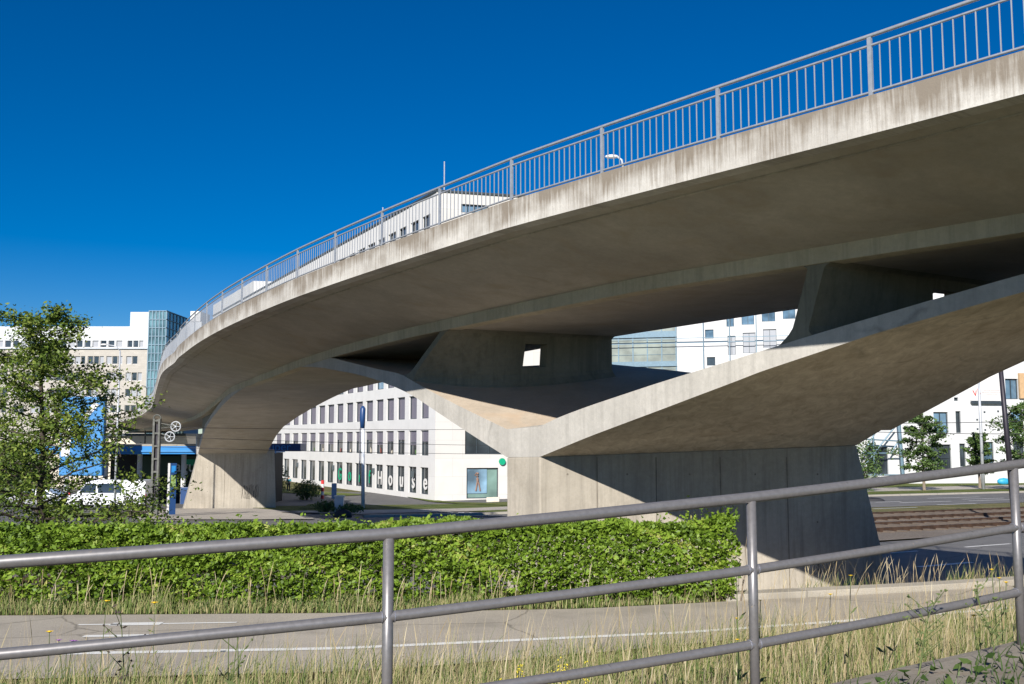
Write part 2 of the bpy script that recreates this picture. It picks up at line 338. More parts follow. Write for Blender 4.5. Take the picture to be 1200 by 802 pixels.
for k in range(12):
    hd -= .6; p = p-2.5*np.array((math.sin(R(hd)), math.cos(R(hd)))); ext.append(p.copy())
Ept = np.vstack([ext[::-1], Ept])
def catmull(P, n=12):
    out = []
    for i in range(len(P)-1):
        p0 = P[max(i-1, 0)]; p1 = P[i]; p2 = P[i+1]; p3 = P[min(i+2, len(P)-1)]
        for k in range(n):
            u = k/n; out.append(.5*(2*p1+(p2-p0)*u+(2*p0-5*p1+4*p2-p3)*u*u+(3*p1-p0-3*p2+p3)*u**3))
    out.append(P[-1]); return np.array(out)
CV = catmull(Ept); LS = np.r_[0, np.cumsum(np.linalg.norm(np.diff(CV, axis=0), axis=1))]; LS -= LS[144]
TG = np.gradient(CV, LS, axis=0); TG /= np.linalg.norm(TG, axis=1)[:, None]; NM = np.stack([TG[:, 1], -TG[:, 0]], 1)
def plan(s, c):
    x = np.interp(s, LS, CV[:, 0])+c*np.interp(s, LS, NM[:, 0]); y = np.interp(s, LS, CV[:, 1])+c*np.interp(s, LS, NM[:, 1])
    return float(x), float(y)
ZT = [(-30, 4.55), (0, 4.36), (7.4, 4.40), (17.6, 4.23), (25, 4.05), (31.8, 3.86), (38.3, 3.84), (44, 3.74), (54, 3.42), (64.5, 3.15), (79.5, 2.99), (106, 2.79), (150, 2.2)]
def ztop(s): return float(np.interp(s, [q[0] for q in ZT], [q[1] for q in ZT]))
def B(s, c, z): x, y = plan(s, c); return Vector((x, y, z))
def hit(x, y, c, smin=-20, smax=120):      # where the sight line of a measured edge meets the upright surface at offset c
    r, zr = ratio(x, y); K = CV+NM*c; g = K[:, 0]-r*K[:, 1]
    for i in range(len(LS)-1):
        if g[i]*g[i+1] <= 0 and K[i, 1] > 3 and smin <= LS[i] <= smax:
            k = g[i]/(g[i]-g[i+1]); return float(LS[i]*(1-k)+LS[i+1]*k), float(zr*(K[i, 1]*(1-k)+K[i+1, 1]*k))
    raise ValueError((x, y, c))
CR, WB, CF = 3.3, 5.0, .9                    # cantilever, box width, far cantilever
CEND = CR+WB+CF
S0, S1 = -22., 140.

bridge = thing('road_bridge', 'curved concrete road bridge on sweeping V shaped arms crossing the whole view', 'bridge', (*plan(11.5, 3.3), -3.7))
ss = list(np.arange(S0, 45, .8))+list(np.arange(45, S1, 2.))
def zsof(s): return ztop(s)-1.38
def loft(fn, stations, cap=True, b=None):
    b = b or MB(); rows = [fn(s) for s in stations]; b.grid(rows, True)
    if cap:
        for r in (rows[0], rows[-1]): b.add(r, [tuple(range(len(r)))])
    return b
# deck slab with cantilevers; soffit rises outwards
def deck_sec(s):
    z = ztop(s); e = .42
    return [B(s, .12, z-.06), B(s, CEND-.12, z-.06), B(s, CEND-.12, z-.45), B(s, CEND-e, z-.50), B(s, CR+WB, z-1.13), B(s, CR, z-1.13), B(s, 1.9, z-.86), B(s, e, z-.52), B(s, .12, z-.47)]
loft(deck_sec, ss).build('deck', M['conc_deck'], bridge, sm=False)
def box_sec(s):
    z = ztop(s)
    return [B(s, CR, z-1.131), B(s, CR+WB, z-1.131), B(s, CR+WB, z-1.38), B(s, CR, z-1.38)]
def rib_sec(s):
    z = ztop(s)
    return [B(s, CR-.03, z-1.11), B(s, CR+.35, z-1.11), B(s, CR+.35, z-1.40), B(s, CR-.03, z-1.40)]
loft(box_sec, ss).build('box_girder', M['conc_deck'], bridge)
loft(rib_sec, ss).build('girder_edge', concrete('girder_edge_concrete', (.56, .50, .37), (.40, .35, .25), (.66, .60, .46), streak=.5)[0], bridge)
# edge beams with UVs for the wash streaks
def edge_beam(cn, cf, name):
    b = MB(); rows = []
    for s in ss:
        z = ztop(s); rows.append([B(s, cn, z-.5), B(s, cn, z), B(s, cf, z+.0), B(s, cf, z-.5)])
    b.grid(rows, True); me = bpy.data.meshes.new(name); me.from_pydata(b.v, [], b.f); me.materials.append(M['fascia'])
    uvl = me.uv_layers.new(name='UVMap'); m4 = 4
    for pl in me.polygons:
        for li in pl.loop_indices:
            vi = me.loops[li].vertex_index; i, k = divmod(vi, m4)
            uvl.data[li].uv = (ss[i]+(0 if cn < 1 else 50), {0: 0, 1: 1, 2: 1.3, 3: 0}[k])
    bm = bmesh.new(); bm.from_mesh(me); bmesh.ops.recalc_face_normals(bm, faces=bm.faces); bm.to_mesh(me); bm.free()
    return finish(name, me, bridge)
edge_beam(0, .42, 'edge_beam'); edge_beam(CEND, CEND-.42, 'edge_beam')
# railings
HR = .80
def bridge_railing(c, sa, sb, near):
    n = int(round((sb-sa)/2.5)); fine = lambda: np.arange(sa, sb+.01, .5)
    b = MB(); off = .10 if near else -.10
    for h, r in ((HR+.02, .026), (HR-.11, .017), (.075, .017)):
        b.tube([B(s, c+off, ztop(s)+h) for s in fine()], r, 6)
    rail = b.build('railing', M['rail_light'], bridge, sm=True)
    for i in range(n+1):
        s = sa+2.5*i; p = B(s, c+off, ztop(s)); q = B(s+.1, c+off, ztop(s)); d = (q-p).normalized(); d.z = 0
        Mx = Matrix.Translation(p)@Matrix.Rotation(math.atan2(d.y, d.x), 4, 'Z')
        MB().box((-.028, -.02, -.02), (.028, .02, HR), Mx).build('post', M['rail_light'], rail)
        if i < n:
            bb = MB()
            for k in range(1, 18):
                s2 = s+2.5*k/18; p = B(s2, c+off, ztop(s2)); q = B(s2+.1, c+off, ztop(s2))
                Mx = Matrix.Translation(p)@Matrix.Rotation(math.atan2((q-p).y, (q-p).x), 4, 'Z')
                bb.box((-.0065, -.0065, .075), (.0065, .0065, HR-.11), Mx)
            bb.build('baluster_panel', M['baluster'], rail)
bridge_railing(0, -10, 90, True); bridge_railing(CEND, -10, 62.5, False)

# ---- arms: near faces measured along the girder edge line
def table(pts, c, smin=-20, smax=120):
    o = sorted(hit(x, y, c, smin, smax) for x, y in pts); return [q[0] for q in o], [q[1] for q in o]
rb = table([(632.7,535.6),(690,512),(770,482),(860,448),(892,435.5),(1030,389.6),(1200,342)], CR)
rt = table([(623,504.6),(655,489),(690,476),(768,450),(860,421.6),(945,395),(1094,351),(1200,321)], CR)
lb = table([(594,536),(544.8,504.6),(486.5,465.4),(467.5,455.5),(436,443.5),(415,438),(377,431),(362,430),(340,431),(300,444),(278,460),(260,476),(250,488),(242,500),(238,510),(232,532)], CR)
lt = table([(601,506.5),(534,474),(500,456),(469,438),(448,434),(387,419)], CR)
lt2 = table([(376,422),(276,456),(265.8,462),(251.8,480),(240,498),(237,508)], CR)
sA, zA = rb[0][-1], rb[1][-1]; sB, zB = lb[0][0], lb[1][0]
def zrb(s): return float(np.interp(s, [-6.5]+rb[0], [3.0]+rb[1]))
def zrt(s): return float(np.interp(s, [-4.6]+rt[0], [3.02]+rt[1]))
def zlb(s): return float(np.interp(s, lb[0], lb[1]))
def zlt(s):
    if s <= lt[0][-1]: return float(np.interp(s, lt[0], lt[1]))
    return float(np.interp(s, [lt[0][-1]]+lt2[0]+[72.5], [lt[1][-1]]+lt2[1]+[-1.0]))
def wfar(s, z):
    k = 1-smooth((s-14)/20); return WB+.93*max(0, 3.0-z)*k
def lift(s): return .9*smooth(1-abs(s-13)/9.)       # the trough floor rises towards its far side
def sh(s, pivot):                                   # far side is shifted along: the pier stands skew
    return -2.65*clamp(1-abs(s-pivot)/9.)
def arm(stations, fb, ft, pivot, name, mats, skip_near=False):
    nb = []; ntp = []; fb_ = []; ft_ = []
    for s in stations:
        zb, zt = fb(s), ft(s)
        nb.append(B(s, CR, zb)); ntp.append(B(s, CR, zt))
        d = sh(s, pivot)
        fb_.append(B(s+d, CR+wfar(s, zb), zb+ (.25 if pivot < 11.5 and s > 9 else .12)*(1 if s < 20 else 0))); ft_.append(B(s+d, CR+wfar(s, zt), zt+.1+lift(s)))
    b = MB(); NU = 8
    b.mi = 0; b.grid([[lerp(p, q, k/NU) for k in range(NU+1)] for p, q in zip(nb, fb_)])
    b.mi = 1; b.grid([[lerp(p, q, k/NU) for k in range(NU+1)] for p, q in zip(ntp, ft_)])
    b.mi = 2; b.grid([[p, q] for p, q in zip(nb, ntp)]); b.grid([[p, q] for p, q in zip(fb_, ft_)])
    for i in (0, -1): b.add([nb[i], ntp[i], ft_[i], fb_[i]], [(0, 1, 2, 3)])
    b.build(name, mats, bridge)
    return nb, ntp, fb_, ft_
mats = [M['conc_soffit'], M['conc_top'], M['conc_band']]
SM = .5*(sA+sB)
rs = [s for s in np.arange(-6.4, sA, .45)]+[sA]
def zrt2(s): return zrt(s) if s < rt[0][-1] else rt[1][-1]
Rn = arm(rs, zrb, lambda s: max(zrb(s)+.05, zrt2(s)), sA, 'arch_arm', mats)
ls = [sB]+[s for s in np.arange(sB+.4, 30, .5)]+[s for s in np.arange(30, 70.4, 1.3)]+[70.45]
lm = [M['conc_deck'], M['conc_top'], M['conc_band']]
Ln = arm(ls, zlb, lambda s: max(zlb(s)+.05, min(zlt(s), zsof(s)+.0)), sB, 'arch_arm', lm)
# saddle between the arms over pier one
nb = [Rn[0][-1], Ln[0][0]]; tt = [Rn[1][-1], Ln[1][0]]; fb2 = [Rn[2][-1], Ln[2][0]]; ft2 = [Rn[3][-1], Ln[3][0]]
MB().hexa([nb[0], nb[1], fb2[1], fb2[0]], [tt[0], tt[1], ft2[1], ft2[0]]).build('saddle', M['conc_band'], bridge)
# pier one
A = B(sA, CR, zA); Bq = B(sB, CR, zB); zb1 = -4.05
Ft = fb2[0].copy(); Fk = fb2[1].copy()
fd = (Ft-A); fd.z = 0; fd.normalize()
r1043 = ratio(1048, 700)[0]; wl = (r1043*A.y-A.x)/(fd.x-r1043*fd.y); FbB = Vector((A.x+fd.x*wl, A.y+fd.y*wl, zb1)); back = (Fk-Ft); back.z = 0
def col(p, z): return Vector((p.x, p.y, z))
MB().hexa([col(A, zb1), FbB, FbB+back, col(Bq, zb1)], [A+Vector((0, 0, .004)), Ft, Fk, Bq]).build('pier', M['conc'], bridge, bevel=.03)
# pier two
N2 = B(70.45, CR, zlb(70.4)); sF, zF = hit(322, 527, CR+WB, 40, 90); F2 = B(sF, CR+WB, zF)
N2 = Ln[0][-1].copy(); F2 = Ln[2][-1].copy()
d2 = (F2-N2); d2.z = 0; d2.normalize()
def onface(x, y):
    r, zr = ratio(x, y); wl = (r*N2.y-N2.x)/(d2.x-r*d2.y); P = N2+d2*wl; return Vector((P.x, P.y, zr*P.y))
b0 = onface(213, 600); b1 = onface(323.6, 600); t1 = onface(321.7, 527); b0.z = b1.z = -5.6
bk = Vector((-d2.y, d2.x, 0))*1.9
top = [onface(233, 531.5), t1, t1+bk, onface(233, 531.5)+bk]
MB().hexa([b0, b1, b1+bk, b0+bk], top).build('pier', M['conc'], bridge, bevel=.03)
def scribble(P0, ux, n_, w_, h_, sd_):
    rd = random.Random(sd_); ux = Vector(ux).normalized(); nn = Vector((ux.y, -ux.x, 0)); nn = nn if nn.y < 0 else -nn; b = MB()
    for k in range(n_):
        c = P0+ux*(w_*(k+.5)/n_)+Vector((0, 0, rd.uniform(-.1, .1)*h_)); ph = rd.uniform(0, 6); pts = [c+nn*.012+ux*(w_/n_*.8*math.sin(a*rd.choice((1, 1.02))+ph))+Vector((0, 0, h_*.5*math.cos(a*1.4+ph*.7))) for a in np.linspace(0, 6.5, 14)]
        b.tube(pts, .007*max(w_, .5), 4)
    return b
def onpier(x, y):
    r, zr = ratio(x, y); wl = (r*A.y-A.x)/(fd.x-r*fd.y); return Vector((A.x+fd.x*wl, A.y+fd.y*wl, zr*(A.y+fd.y*wl)))
scribble(onpier(955, 666), fd, 5, .62, .30, 3).build('graffiti_tag', plain('spray_paint', (.03, .03, .035), .6), bridge)
scribble(onface(284, 577), d2, 7, 1.15, 1.0, 5).build('graffiti_tag', bpy.data.materials['spray_paint'], bridge)
def form_marks(onf, ux, xs_, ylo, yhi, pts, col_):
    ux = Vector(ux).normalized(); nn = Vector((ux.y, -ux.x, 0)); nn = nn if nn.y < 0 else -nn; b = MB()
    for x in xs_:
        p0 = onf(x, ylo)+nn*.003; z1 = onf(x, yhi).z; b.add([p0, p0+ux*.03, Vector((p0.x+ux.x*.03, p0.y+ux.y*.03, z1)), Vector((p0.x, p0.y, z1))], [(0, 1, 2, 3)])
    for x, y in pts:
        p0 = onf(x, y)+nn*.003; b.add([p0+ux*.025*math.cos(a)+Vector((0, 0, .025*math.sin(a))) for a in np.linspace(0, 5.5, 8)], [tuple(range(8))])
    b.build('form_marks', col_, bridge, fix=False)['kind'] = 'stuff'
fm_c = plain('form_joint_stain', (.20, .175, .14), .9, var=.3, scale=4)
form_marks(onpier, fd, (700, 770, 846, 925), 690, 536, [(x, y) for x in (665, 735, 808, 885, 958) for y in (556, 612, 662)], fm_c)
form_marks(onface, d2, (262,), 594, 533, [(x, y) for x in (243, 281, 305) for y in (548, 576)], fm_c)
# nose that carries the arch's outer edge down to pier two (the sunlit sliver)
u0 = onface(231, 509); u1 = onface(239, 508)
MB().hexa([onface(231.5, 533)-bk*.02, onface(236, 533)-bk*.02, onface(236, 533)+bk, onface(231.5, 533)+bk], [u0-bk*.02, u1-bk*.02, u1+bk, u0+bk]).build('arch_springing', M['conc_band'], bridge)
# spandrel web over the far end of the arch
b = MB(); rows0 = []; rows1 = []
for s in np.arange(42, 72.1, 1.5):
    lo = min(zlt(s)-.05, zsof(s)-.02) if s < 65.7 else min(zlt(65.7), zlt(s))-.05
    rows0.append([B(s, CR+.35, lo), B(s, CR+.35, zsof(s)+.05), B(s, CR+.75, zsof(s)+.05), B(s, CR+.75, lo)])
b.grid(rows0, True)
for r in (rows0[0], rows0[-1]): b.add(r, [(0, 1, 2, 3)])
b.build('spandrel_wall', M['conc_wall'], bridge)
# cross walls
def cross_wall(s_top, s_bot, s_tf, s_bf, zfun, pivot, thick, wend, hole):
    NV, NU = 12, 20
    def floor(s, u):
        sn = s
        for _ in range(6):
            wf = wfar(sn, zfun(sn)); sn = s-sh(sn, pivot)*clamp(u/wf)
        return zfun(sn)+(lift(sn)+.1)*clamp(u/wf)
    us = sorted(set([round(q, 3) for q in np.linspace(0, wend, NU)]+list(hole[:2])))
    def P(u, v, side):
        kk = u/wend; st_ = lerp(s_top, s_tf, kk); sb2 = lerp(st_, s_bot+(st_-s_top), (1-kk)**3); zt_ = zsof(st_)+.02; zb_ = floor(sb2, u)-.2; z = lerp(zb_, zt_, v)
        s = lerp(sb2, st_, v); fl = .55*max(0, 1-v/.3)**2.2 ; flt = .22*max(0, (v-.93)/.07)**1.5
        c = CR+.02+u*(wend)/wend
        th = thick*.5+ (flt+fl*.6 if side else fl*.6+flt)
        s2 = s+(th if side else -th)
        if v < .3: z = lerp(floor(s2, u)-.08, lerp(zb_, zt_, .3), v/.3)
        return B(s2, c, z)
    vs_ = sorted(set([round(q, 3) for q in np.linspace(0, 1, NV)]+list(hole[2:])+[.94, .97]))
    b = MB()
    for side in (0, 1):
        for i in range(len(us)-1):
            for j in range(len(vs_)-1):
                um, vm = (us[i]+us[i+1])/2, (vs_[j]+vs_[j+1])/2
                if hole[0] < um < hole[1] and hole[2] < vm < hole[3]: continue
                b.add([P(us[i], vs_[j], side), P(us[i+1], vs_[j], side), P(us[i+1], vs_[j+1], side), P(us[i], vs_[j+1], side)], [(0, 1, 2, 3)])
    for u in (us[0], us[-1], hole[0], hole[1]):
        vv = [q for q in vs_ if hole[2] <= q <= hole[3]] if u in hole[:2] else vs_
        b.grid([[P(u, q, 0), P(u, q, 1)] for q in vv])
    for v in (0, 1, hole[2], hole[3]):
        uu = [q for q in us if hole[0] <= q <= hole[1]] if v in hole[2:] else us
        b.grid([[P(q, v, 0), P(q, v, 1)] for q in uu])
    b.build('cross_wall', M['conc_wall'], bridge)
swt = hit(521, 384, CR)[0]; swb = hit(476, 440, CR)[0]
swf = hit(712, 388, CR+WB-.05)[0]
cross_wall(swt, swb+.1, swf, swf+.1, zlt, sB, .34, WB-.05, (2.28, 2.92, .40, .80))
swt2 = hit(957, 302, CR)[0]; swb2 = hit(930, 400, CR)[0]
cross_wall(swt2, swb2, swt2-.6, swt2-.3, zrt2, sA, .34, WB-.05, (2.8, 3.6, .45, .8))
# joint marks along the soffit near the outer edge (drip groove)
loft(lambda s: [B(s, .50, ztop(s)-.56), B(s, .53, ztop(s)-.57), B(s, .53, ztop(s)-.50), B(s, .50, ztop(s)-.50)], ss).build('drip_edge', M['conc'], bridge)

# ------------------------------------------------------------------ ground
def interp(x, P): return float(np.interp(x, [q[0] for q in P], [q[1] for q in P]))
def gp(x, y, z): r, zr = ratio(x, y); Y = z/zr; return (r*Y, Y)
ZP = -2.7
PN = [(-40, 10.5), (-5.4, 12.1), (-2.15, 12.45), (2.35, 13.5), (8, 15.5), (20, 21)]            # near white line
PFAR = [(-40, 15.2)]+[gp(x, y, ZP) for x, y in ((0, 722), (400, 719), (680, 714), (840, 706), (1080, 694), (1200, 686))]+[(24, 27)]
PLINE = [(-40, 11)]+[gp(x, y, ZP) for x, y in ((90, 767), (400, 761), (800, 742.5), (933, 733), (1067, 723), (1193, 713))]+[(24, 23)]
def pnear(X): return interp(X, PLINE)-lerp(1.35, .5, smooth((X+2)/7))
def pfar(X): return interp(X, PFAR)
FP0 = Vector((-.60, 5.05)); FD = Vector((.938, .346))
def fence_y(X): k = (X-FP0.x)/1.932; return FP0.y+.713*k+.0625*k*(k-1)
def ftop(k): return float(np.interp(k, [-4, -2.5, -.826, 0, .5, 1, 1.5, 2, 3, 4.6], [-.78, -.68, -.532, -.4545, -.388, -.318, -.239, -.158, .008, .27]))
def fence_z(X): return ftop((X-FP0.x)/1.932)
def gfar(X, Y):
    a = clamp((X/max(Y, 1)+.08)/.36); sl = lerp(.040, .0155, smooth(a)); lim = lerp(-6.0, -5.4, a)
    return max(lim, -3.6-sl*max(0, Y-40))
def g(X, Y):
    fy = fence_y(X); pn, pf = pnear(X), pfar(X)
    if Y < fy+.05: return fence_z(clamp(X, -8, 12))-1.17
    if Y < pn:
        z0 = min(fence_z(clamp(X, -8, 12))-1.55, -1.9); k = clamp((Y-fy-.05)/max(.1, pn-fy-.05)); return lerp(z0, ZP-.03, k**.8)
    if Y < pf: return ZP
    if Y < pf+3.4:
        if X < 4.2: k = smooth((Y-pf-2.0)/2.6)
        else: k = smooth((Y-pf-.25)/1.6)
        return lerp(ZP+ .02, -3.6, k)
    return gfar(X, Y)
xs = sorted(set(list(np.arange(-30, 30, .5))+list(np.arange(-140, 140.1, 4))+[-3000, -1500, -700, -350, -200, 200, 350, 700, 1500, 3000]))
ys = sorted(set([-60, -20, -5, 0, 2]+list(np.arange(3, 26, .25))+list(np.arange(26, 130, 2))+[140, 170, 220, 300, 450, 700, 1200, 2500, 5000]))
V = [(x, y, g(x, y)-.02) for y in ys for x in xs]; n = len(xs)
F = [(i*n+k, i*n+k+1, (i+1)*n+k+1, (i+1)*n+k) for i in range(len(ys)-1) for k in range(n-1)]
gr = fast_mesh('ground', V, F, M['ground']); gr.data.shade_smooth(); tag(gr, 'rough grassy ground the road, paths and bridge stand on', kind='structure')
def sheet(name, fn, us, vs_, mat, lift, gf=g, label=None, kind='structure', parent=None):
    """fn(u, v) -> (X, Y) plan; draped on the ground, lifted a little"""
    b = MB(); b.grid([[Vector((*fn(u, v), gf(*fn(u, v))+lift)) for v in vs_] for u in us])
    o = b.build(name, mat, parent, fix=False); 
    me = o.data
    if me.polygons[0].normal.z < 0: me.flip_normals()
    me.shade_smooth()
    if kind: tag(o, label, kind=kind)
    return o
# cycle path and its painted lines
X_ = list(np.arange(-34, 22, .5))
sheet('path', lambda u, v: (u, lerp(pnear(u), pfar(u), v)), X_, [0, .25, .5, .75, 1], M['path'], .006, gf=lambda x, y: ZP)
def pline(dy0, dy1, xa, xb, name='path_line'):
    q = list(np.linspace(xa, xb, max(2, int((xb-xa)/.25))))
    sheet(name, lambda u, v: (u, interp(u, PLINE)+lerp(dy0, dy1, v)), q, [0, 1], M['paint'], .012, gf=lambda x, y: ZP)
pline(-.07, .09, -33, 20)
pa = gp(97, 747, ZP); pb = gp(163, 745, ZP); pline(pa[1]-interp(pa[0], PLINE)-.05, pa[1]-interp(pa[0], PLINE)+.1, pa[0], pb[0]+.2)
pa = gp(113, 733, ZP); pb = gp(187, 733, ZP); pline(pa[1]-interp(pa[0], PLINE)-.1, pa[1]-interp(pa[0], PLINE)+.13, pa[0]+.2, pb[0])
pa = gp(190, 732, ZP); pb = gp(275, 732, ZP); pline(pa[1]-interp(pa[0], PLINE)-.03, pa[1]-interp(pa[0], PLINE)+.05, pa[0], pb[0]); pline(pa[1]-interp(pa[0], PLINE)-.03, pa[1]-interp(pa[0], PLINE)+.05, pa[0]-1.2, pa[0]-.6)
# kerb along the far edge of the path, right of the hedge
b = MB(); rows = []
for X in np.arange(3.6, 22, .5):
    Y = pfar(X)+.02; rows.append([Vector((X, Y, ZP-.02)), Vector((X, Y, ZP+.11)), Vector((X-.02, Y+.34, ZP+.12)), Vector((X-.02, Y+.34, ZP-1.0))])
b.grid(rows, True); tag(b.build('kerb', M['kerb'], bevel=.015), 'pale concrete kerb between the cycle path and the street', kind='structure')
# street, tram bed, second carriageway on the right, laid along the street's own direction
RD = Vector((.879, .477)); RN = Vector((-.477, .879))
def qof(x, y, guess=-3.6):
    z = guess
    for _ in range(12): X, Y = gp(x, y, z); z = gfar(X, Y)
    return RN.x*X+RN.y*Y, RD.x*X+RD.y*Y
def pq(p_, q_): return (RD.x*p_+RN.x*q_, RD.y*p_+RN.y*q_)
def strip(name, q0, q1, p0, p1, mat, lift, label=None, step=2., kind='structure'):
    p0, p1 = min(p0, p1), max(p0, p1)
    ps = list(np.arange(p0, p1, step))+[p1]; n = max(1, int((q1-q0)/2))
    return sheet(name, lambda u, v: pq(u, v), ps, [lerp(q0, q1, k/n) for k in range(n+1)], mat, lift, gf=gfar, label=label, kind=kind)
q_bed0 = qof(1150, 627.5)[0]; q_bed1 = qof(1150, 597.8)[0]; q_r0 = qof(1150, 591.5)[0]; q_r1 = qof(1150, 579.5)[0]; q_f0 = qof(1150, 574)[0]; q_f1 = qof(1150, 570)[0]
strip('road', 13, q_bed0, -30, 150, M['road'], .0, 'grey asphalt street running beside the tram tracks')
def dash(x0, y0, x1, y1, wd, lift=.006):
    qa, p0 = qof(x0, y0); qb, p1 = qof(x1, y1); qq = (qa+qb)/2; strip('road_marking', qq-wd/2, qq+wd/2, p0, p1, M['paint'], lift)
dash(1131, 641.5, 1184, 637.5, .13); dash(1042, 648.5, 1075, 646, .13); dash(1075, 664.5, 1140, 659.5, .22)
b = strip('tram_bed', q_bed0, q_bed1, -30, 160, M['ballast'], .05)
# rails and sleepers
wbed = q_bed1-q_bed0; rl = [q_bed0+wbed*k for k in (.20, .40, .62, .86)]
for q_ in rl:
    bb = MB(); rows = []
    for p_ in np.arange(-30, 160, 2.):
        X, Y = pq(p_, q_); z = gfar(X, Y)+.05; rows.append([Vector((X+RN.x*d, Y+RN.y*d, z+h)) for d, h in ((-.05, 0), (-.04, .17), (.04, .17), (.05, 0))])
    bb.grid(rows); o = bb.build('tram_rail', M['rust']); tag(o, '%s rusty tram rail on the ballast bed' % {0: 'nearest', 1: 'second nearest', 2: 'third nearest', 3: 'farthest'}[rl.index(q_)], 'rail', 'tram rails on the ballast bed')
bb = MB()
for k in range(150):
    p_ = 8+k*.75
    for qa, qb in ((rl[0]-.4, rl[1]+.4), (rl[2]-.4, rl[3]+.4)):
        X0, Y0 = pq(p_, qa); X1, Y1 = pq(p_, qb); Z0 = gfar(X0, Y0)+.06
        d = RD*.12; bb.hexa([(X0-d.x, Y0-d.y, Z0-.05), (X0+d.x, Y0+d.y, Z0-.05), (X1+d.x, Y1+d.y, Z0-.05), (X1-d.x, Y1-d.y, Z0-.05)], [(X0-d.x, Y0-d.y, Z0+.04), (X0+d.x, Y0+d.y, Z0+.04), (X1+d.x, Y1+d.y, Z0+.04), (X1-d.x, Y1-d.y, Z0+.04)])
tag(bb.build('track_sleepers', plain('sleeper_concrete', (.14, .11, .085), .9, var=.2, scale=2), fix=False), 'weathered sleepers lying across the ballast under the rails', kind='structure')
strip('verge', q_bed1, q_r0, -30, 160, M['lawn_dry'], .04)
strip('far_road', q_r0, q_r1, -60, 170, M['road'], .05, 'far carriageway beyond the tram tracks')
for (x0, y0, x1, y1) in ((1103, 593, 1139, 591), (1030, 598, 1068, 595.5), (1066, 591, 1103, 588), (1142, 588.5, 1186, 586), (1095, 585.5, 1140, 583), (1134, 586.5, 1170, 584.5), (1030, 590, 1052, 588.7)):
    dash(x0, y0, x1, y1, .2, .056)
strip('far_verge', q_r1+.3, q_f0, 30, 170, M['lawn'], .06); strip('pavement', q_f0, q_f1, 20, 170, M['paving'], .05); strip('far_lawn', q_f1, q_f1+14, 20, 170, M['lawn'], .05)
bb = MB(); rows = []
for p_ in np.arange(20, 170, 2.):
    X, Y = pq(p_, q_r1); z = gfar(X, Y); rows.append([Vector((X+RN.x*d, Y+RN.y*d, z+h)) for d, h in ((0, 0), (.02, .17), (.3, .17), (.32, 0))])
bb.grid(rows); tag(bb.build('far_kerb', M['kerb']), kind='structure')
# left and middle: platform under pier two, street crossing, pavements
def quad_sheet(name, pts, mat, lift, label=None, n=14):
    P = []
    for x, y in pts:
        z = -4.5
        for _ in range(15):
            X, Y = gp(x, y, z); Y = min(Y, 190); X = ratio(x, y)[0]*Y; z = gfar(X, Y)
        P.append(Vector((X, Y)))
    f = lambda u, v: tuple(lerp(lerp(P[0], P[1], u), lerp(P[3], P[2], u), v))
    return sheet(name, f, [k/n for k in range(n+1)], [k/n for k in range(n+1)], mat, lift, gf=gfar, label=label)
quad_sheet('street', [(-200, 625), (700, 640), (660, 578.5), (-200, 567)], M['road_dark'], .01, 'dark asphalt street junction behind the hedge', 30)
quad_sheet('side_street', [(330, 593), (600, 593), (640, 589), (260, 573)], M['road_dark'], .02, 'side street rising past the white office building', 30)
quad_sheet('platform', [(168, 614), (372, 614), (330, 596.5), (150, 596.5)], M['paving'], .04, 'pale paved tram platform around the far pier')
quad_sheet('platform_edge', [(168, 611), (368, 611), (366, 609.8), (168, 609.8)], M['kerb'], .12)
quad_sheet('lawn_strip', [(70, 607), (165, 606.5), (165, 602), (70, 602)], M['lawn'], .05)
quad_sheet('grass_island', [(352, 597.5), (442, 597.5), (430, 593), (362, 592)], M['lawn'], .09)
quad_sheet('grass_verge', [(324, 578), (404, 582), (430, 580.5), (324, 573.5)], M['lawn'], .08)
quad_sheet('building_verge', [(476, 583), (600, 594), (600, 591), (478, 582)], M['lawn'], .08)
quad_sheet('pavement_edge', [(330, 601.8), (600, 606.8), (600, 606.0), (330, 601)], M['kerb'], .08)
for k in range(9): quad_sheet('street_line', [(485+k*13, 600.0+k*.45), (492+k*13, 600.3+k*.45), (492+k*13, 599.8+k*.45), (485+k*13, 599.5+k*.45)], M['paint'], .05, n=1)

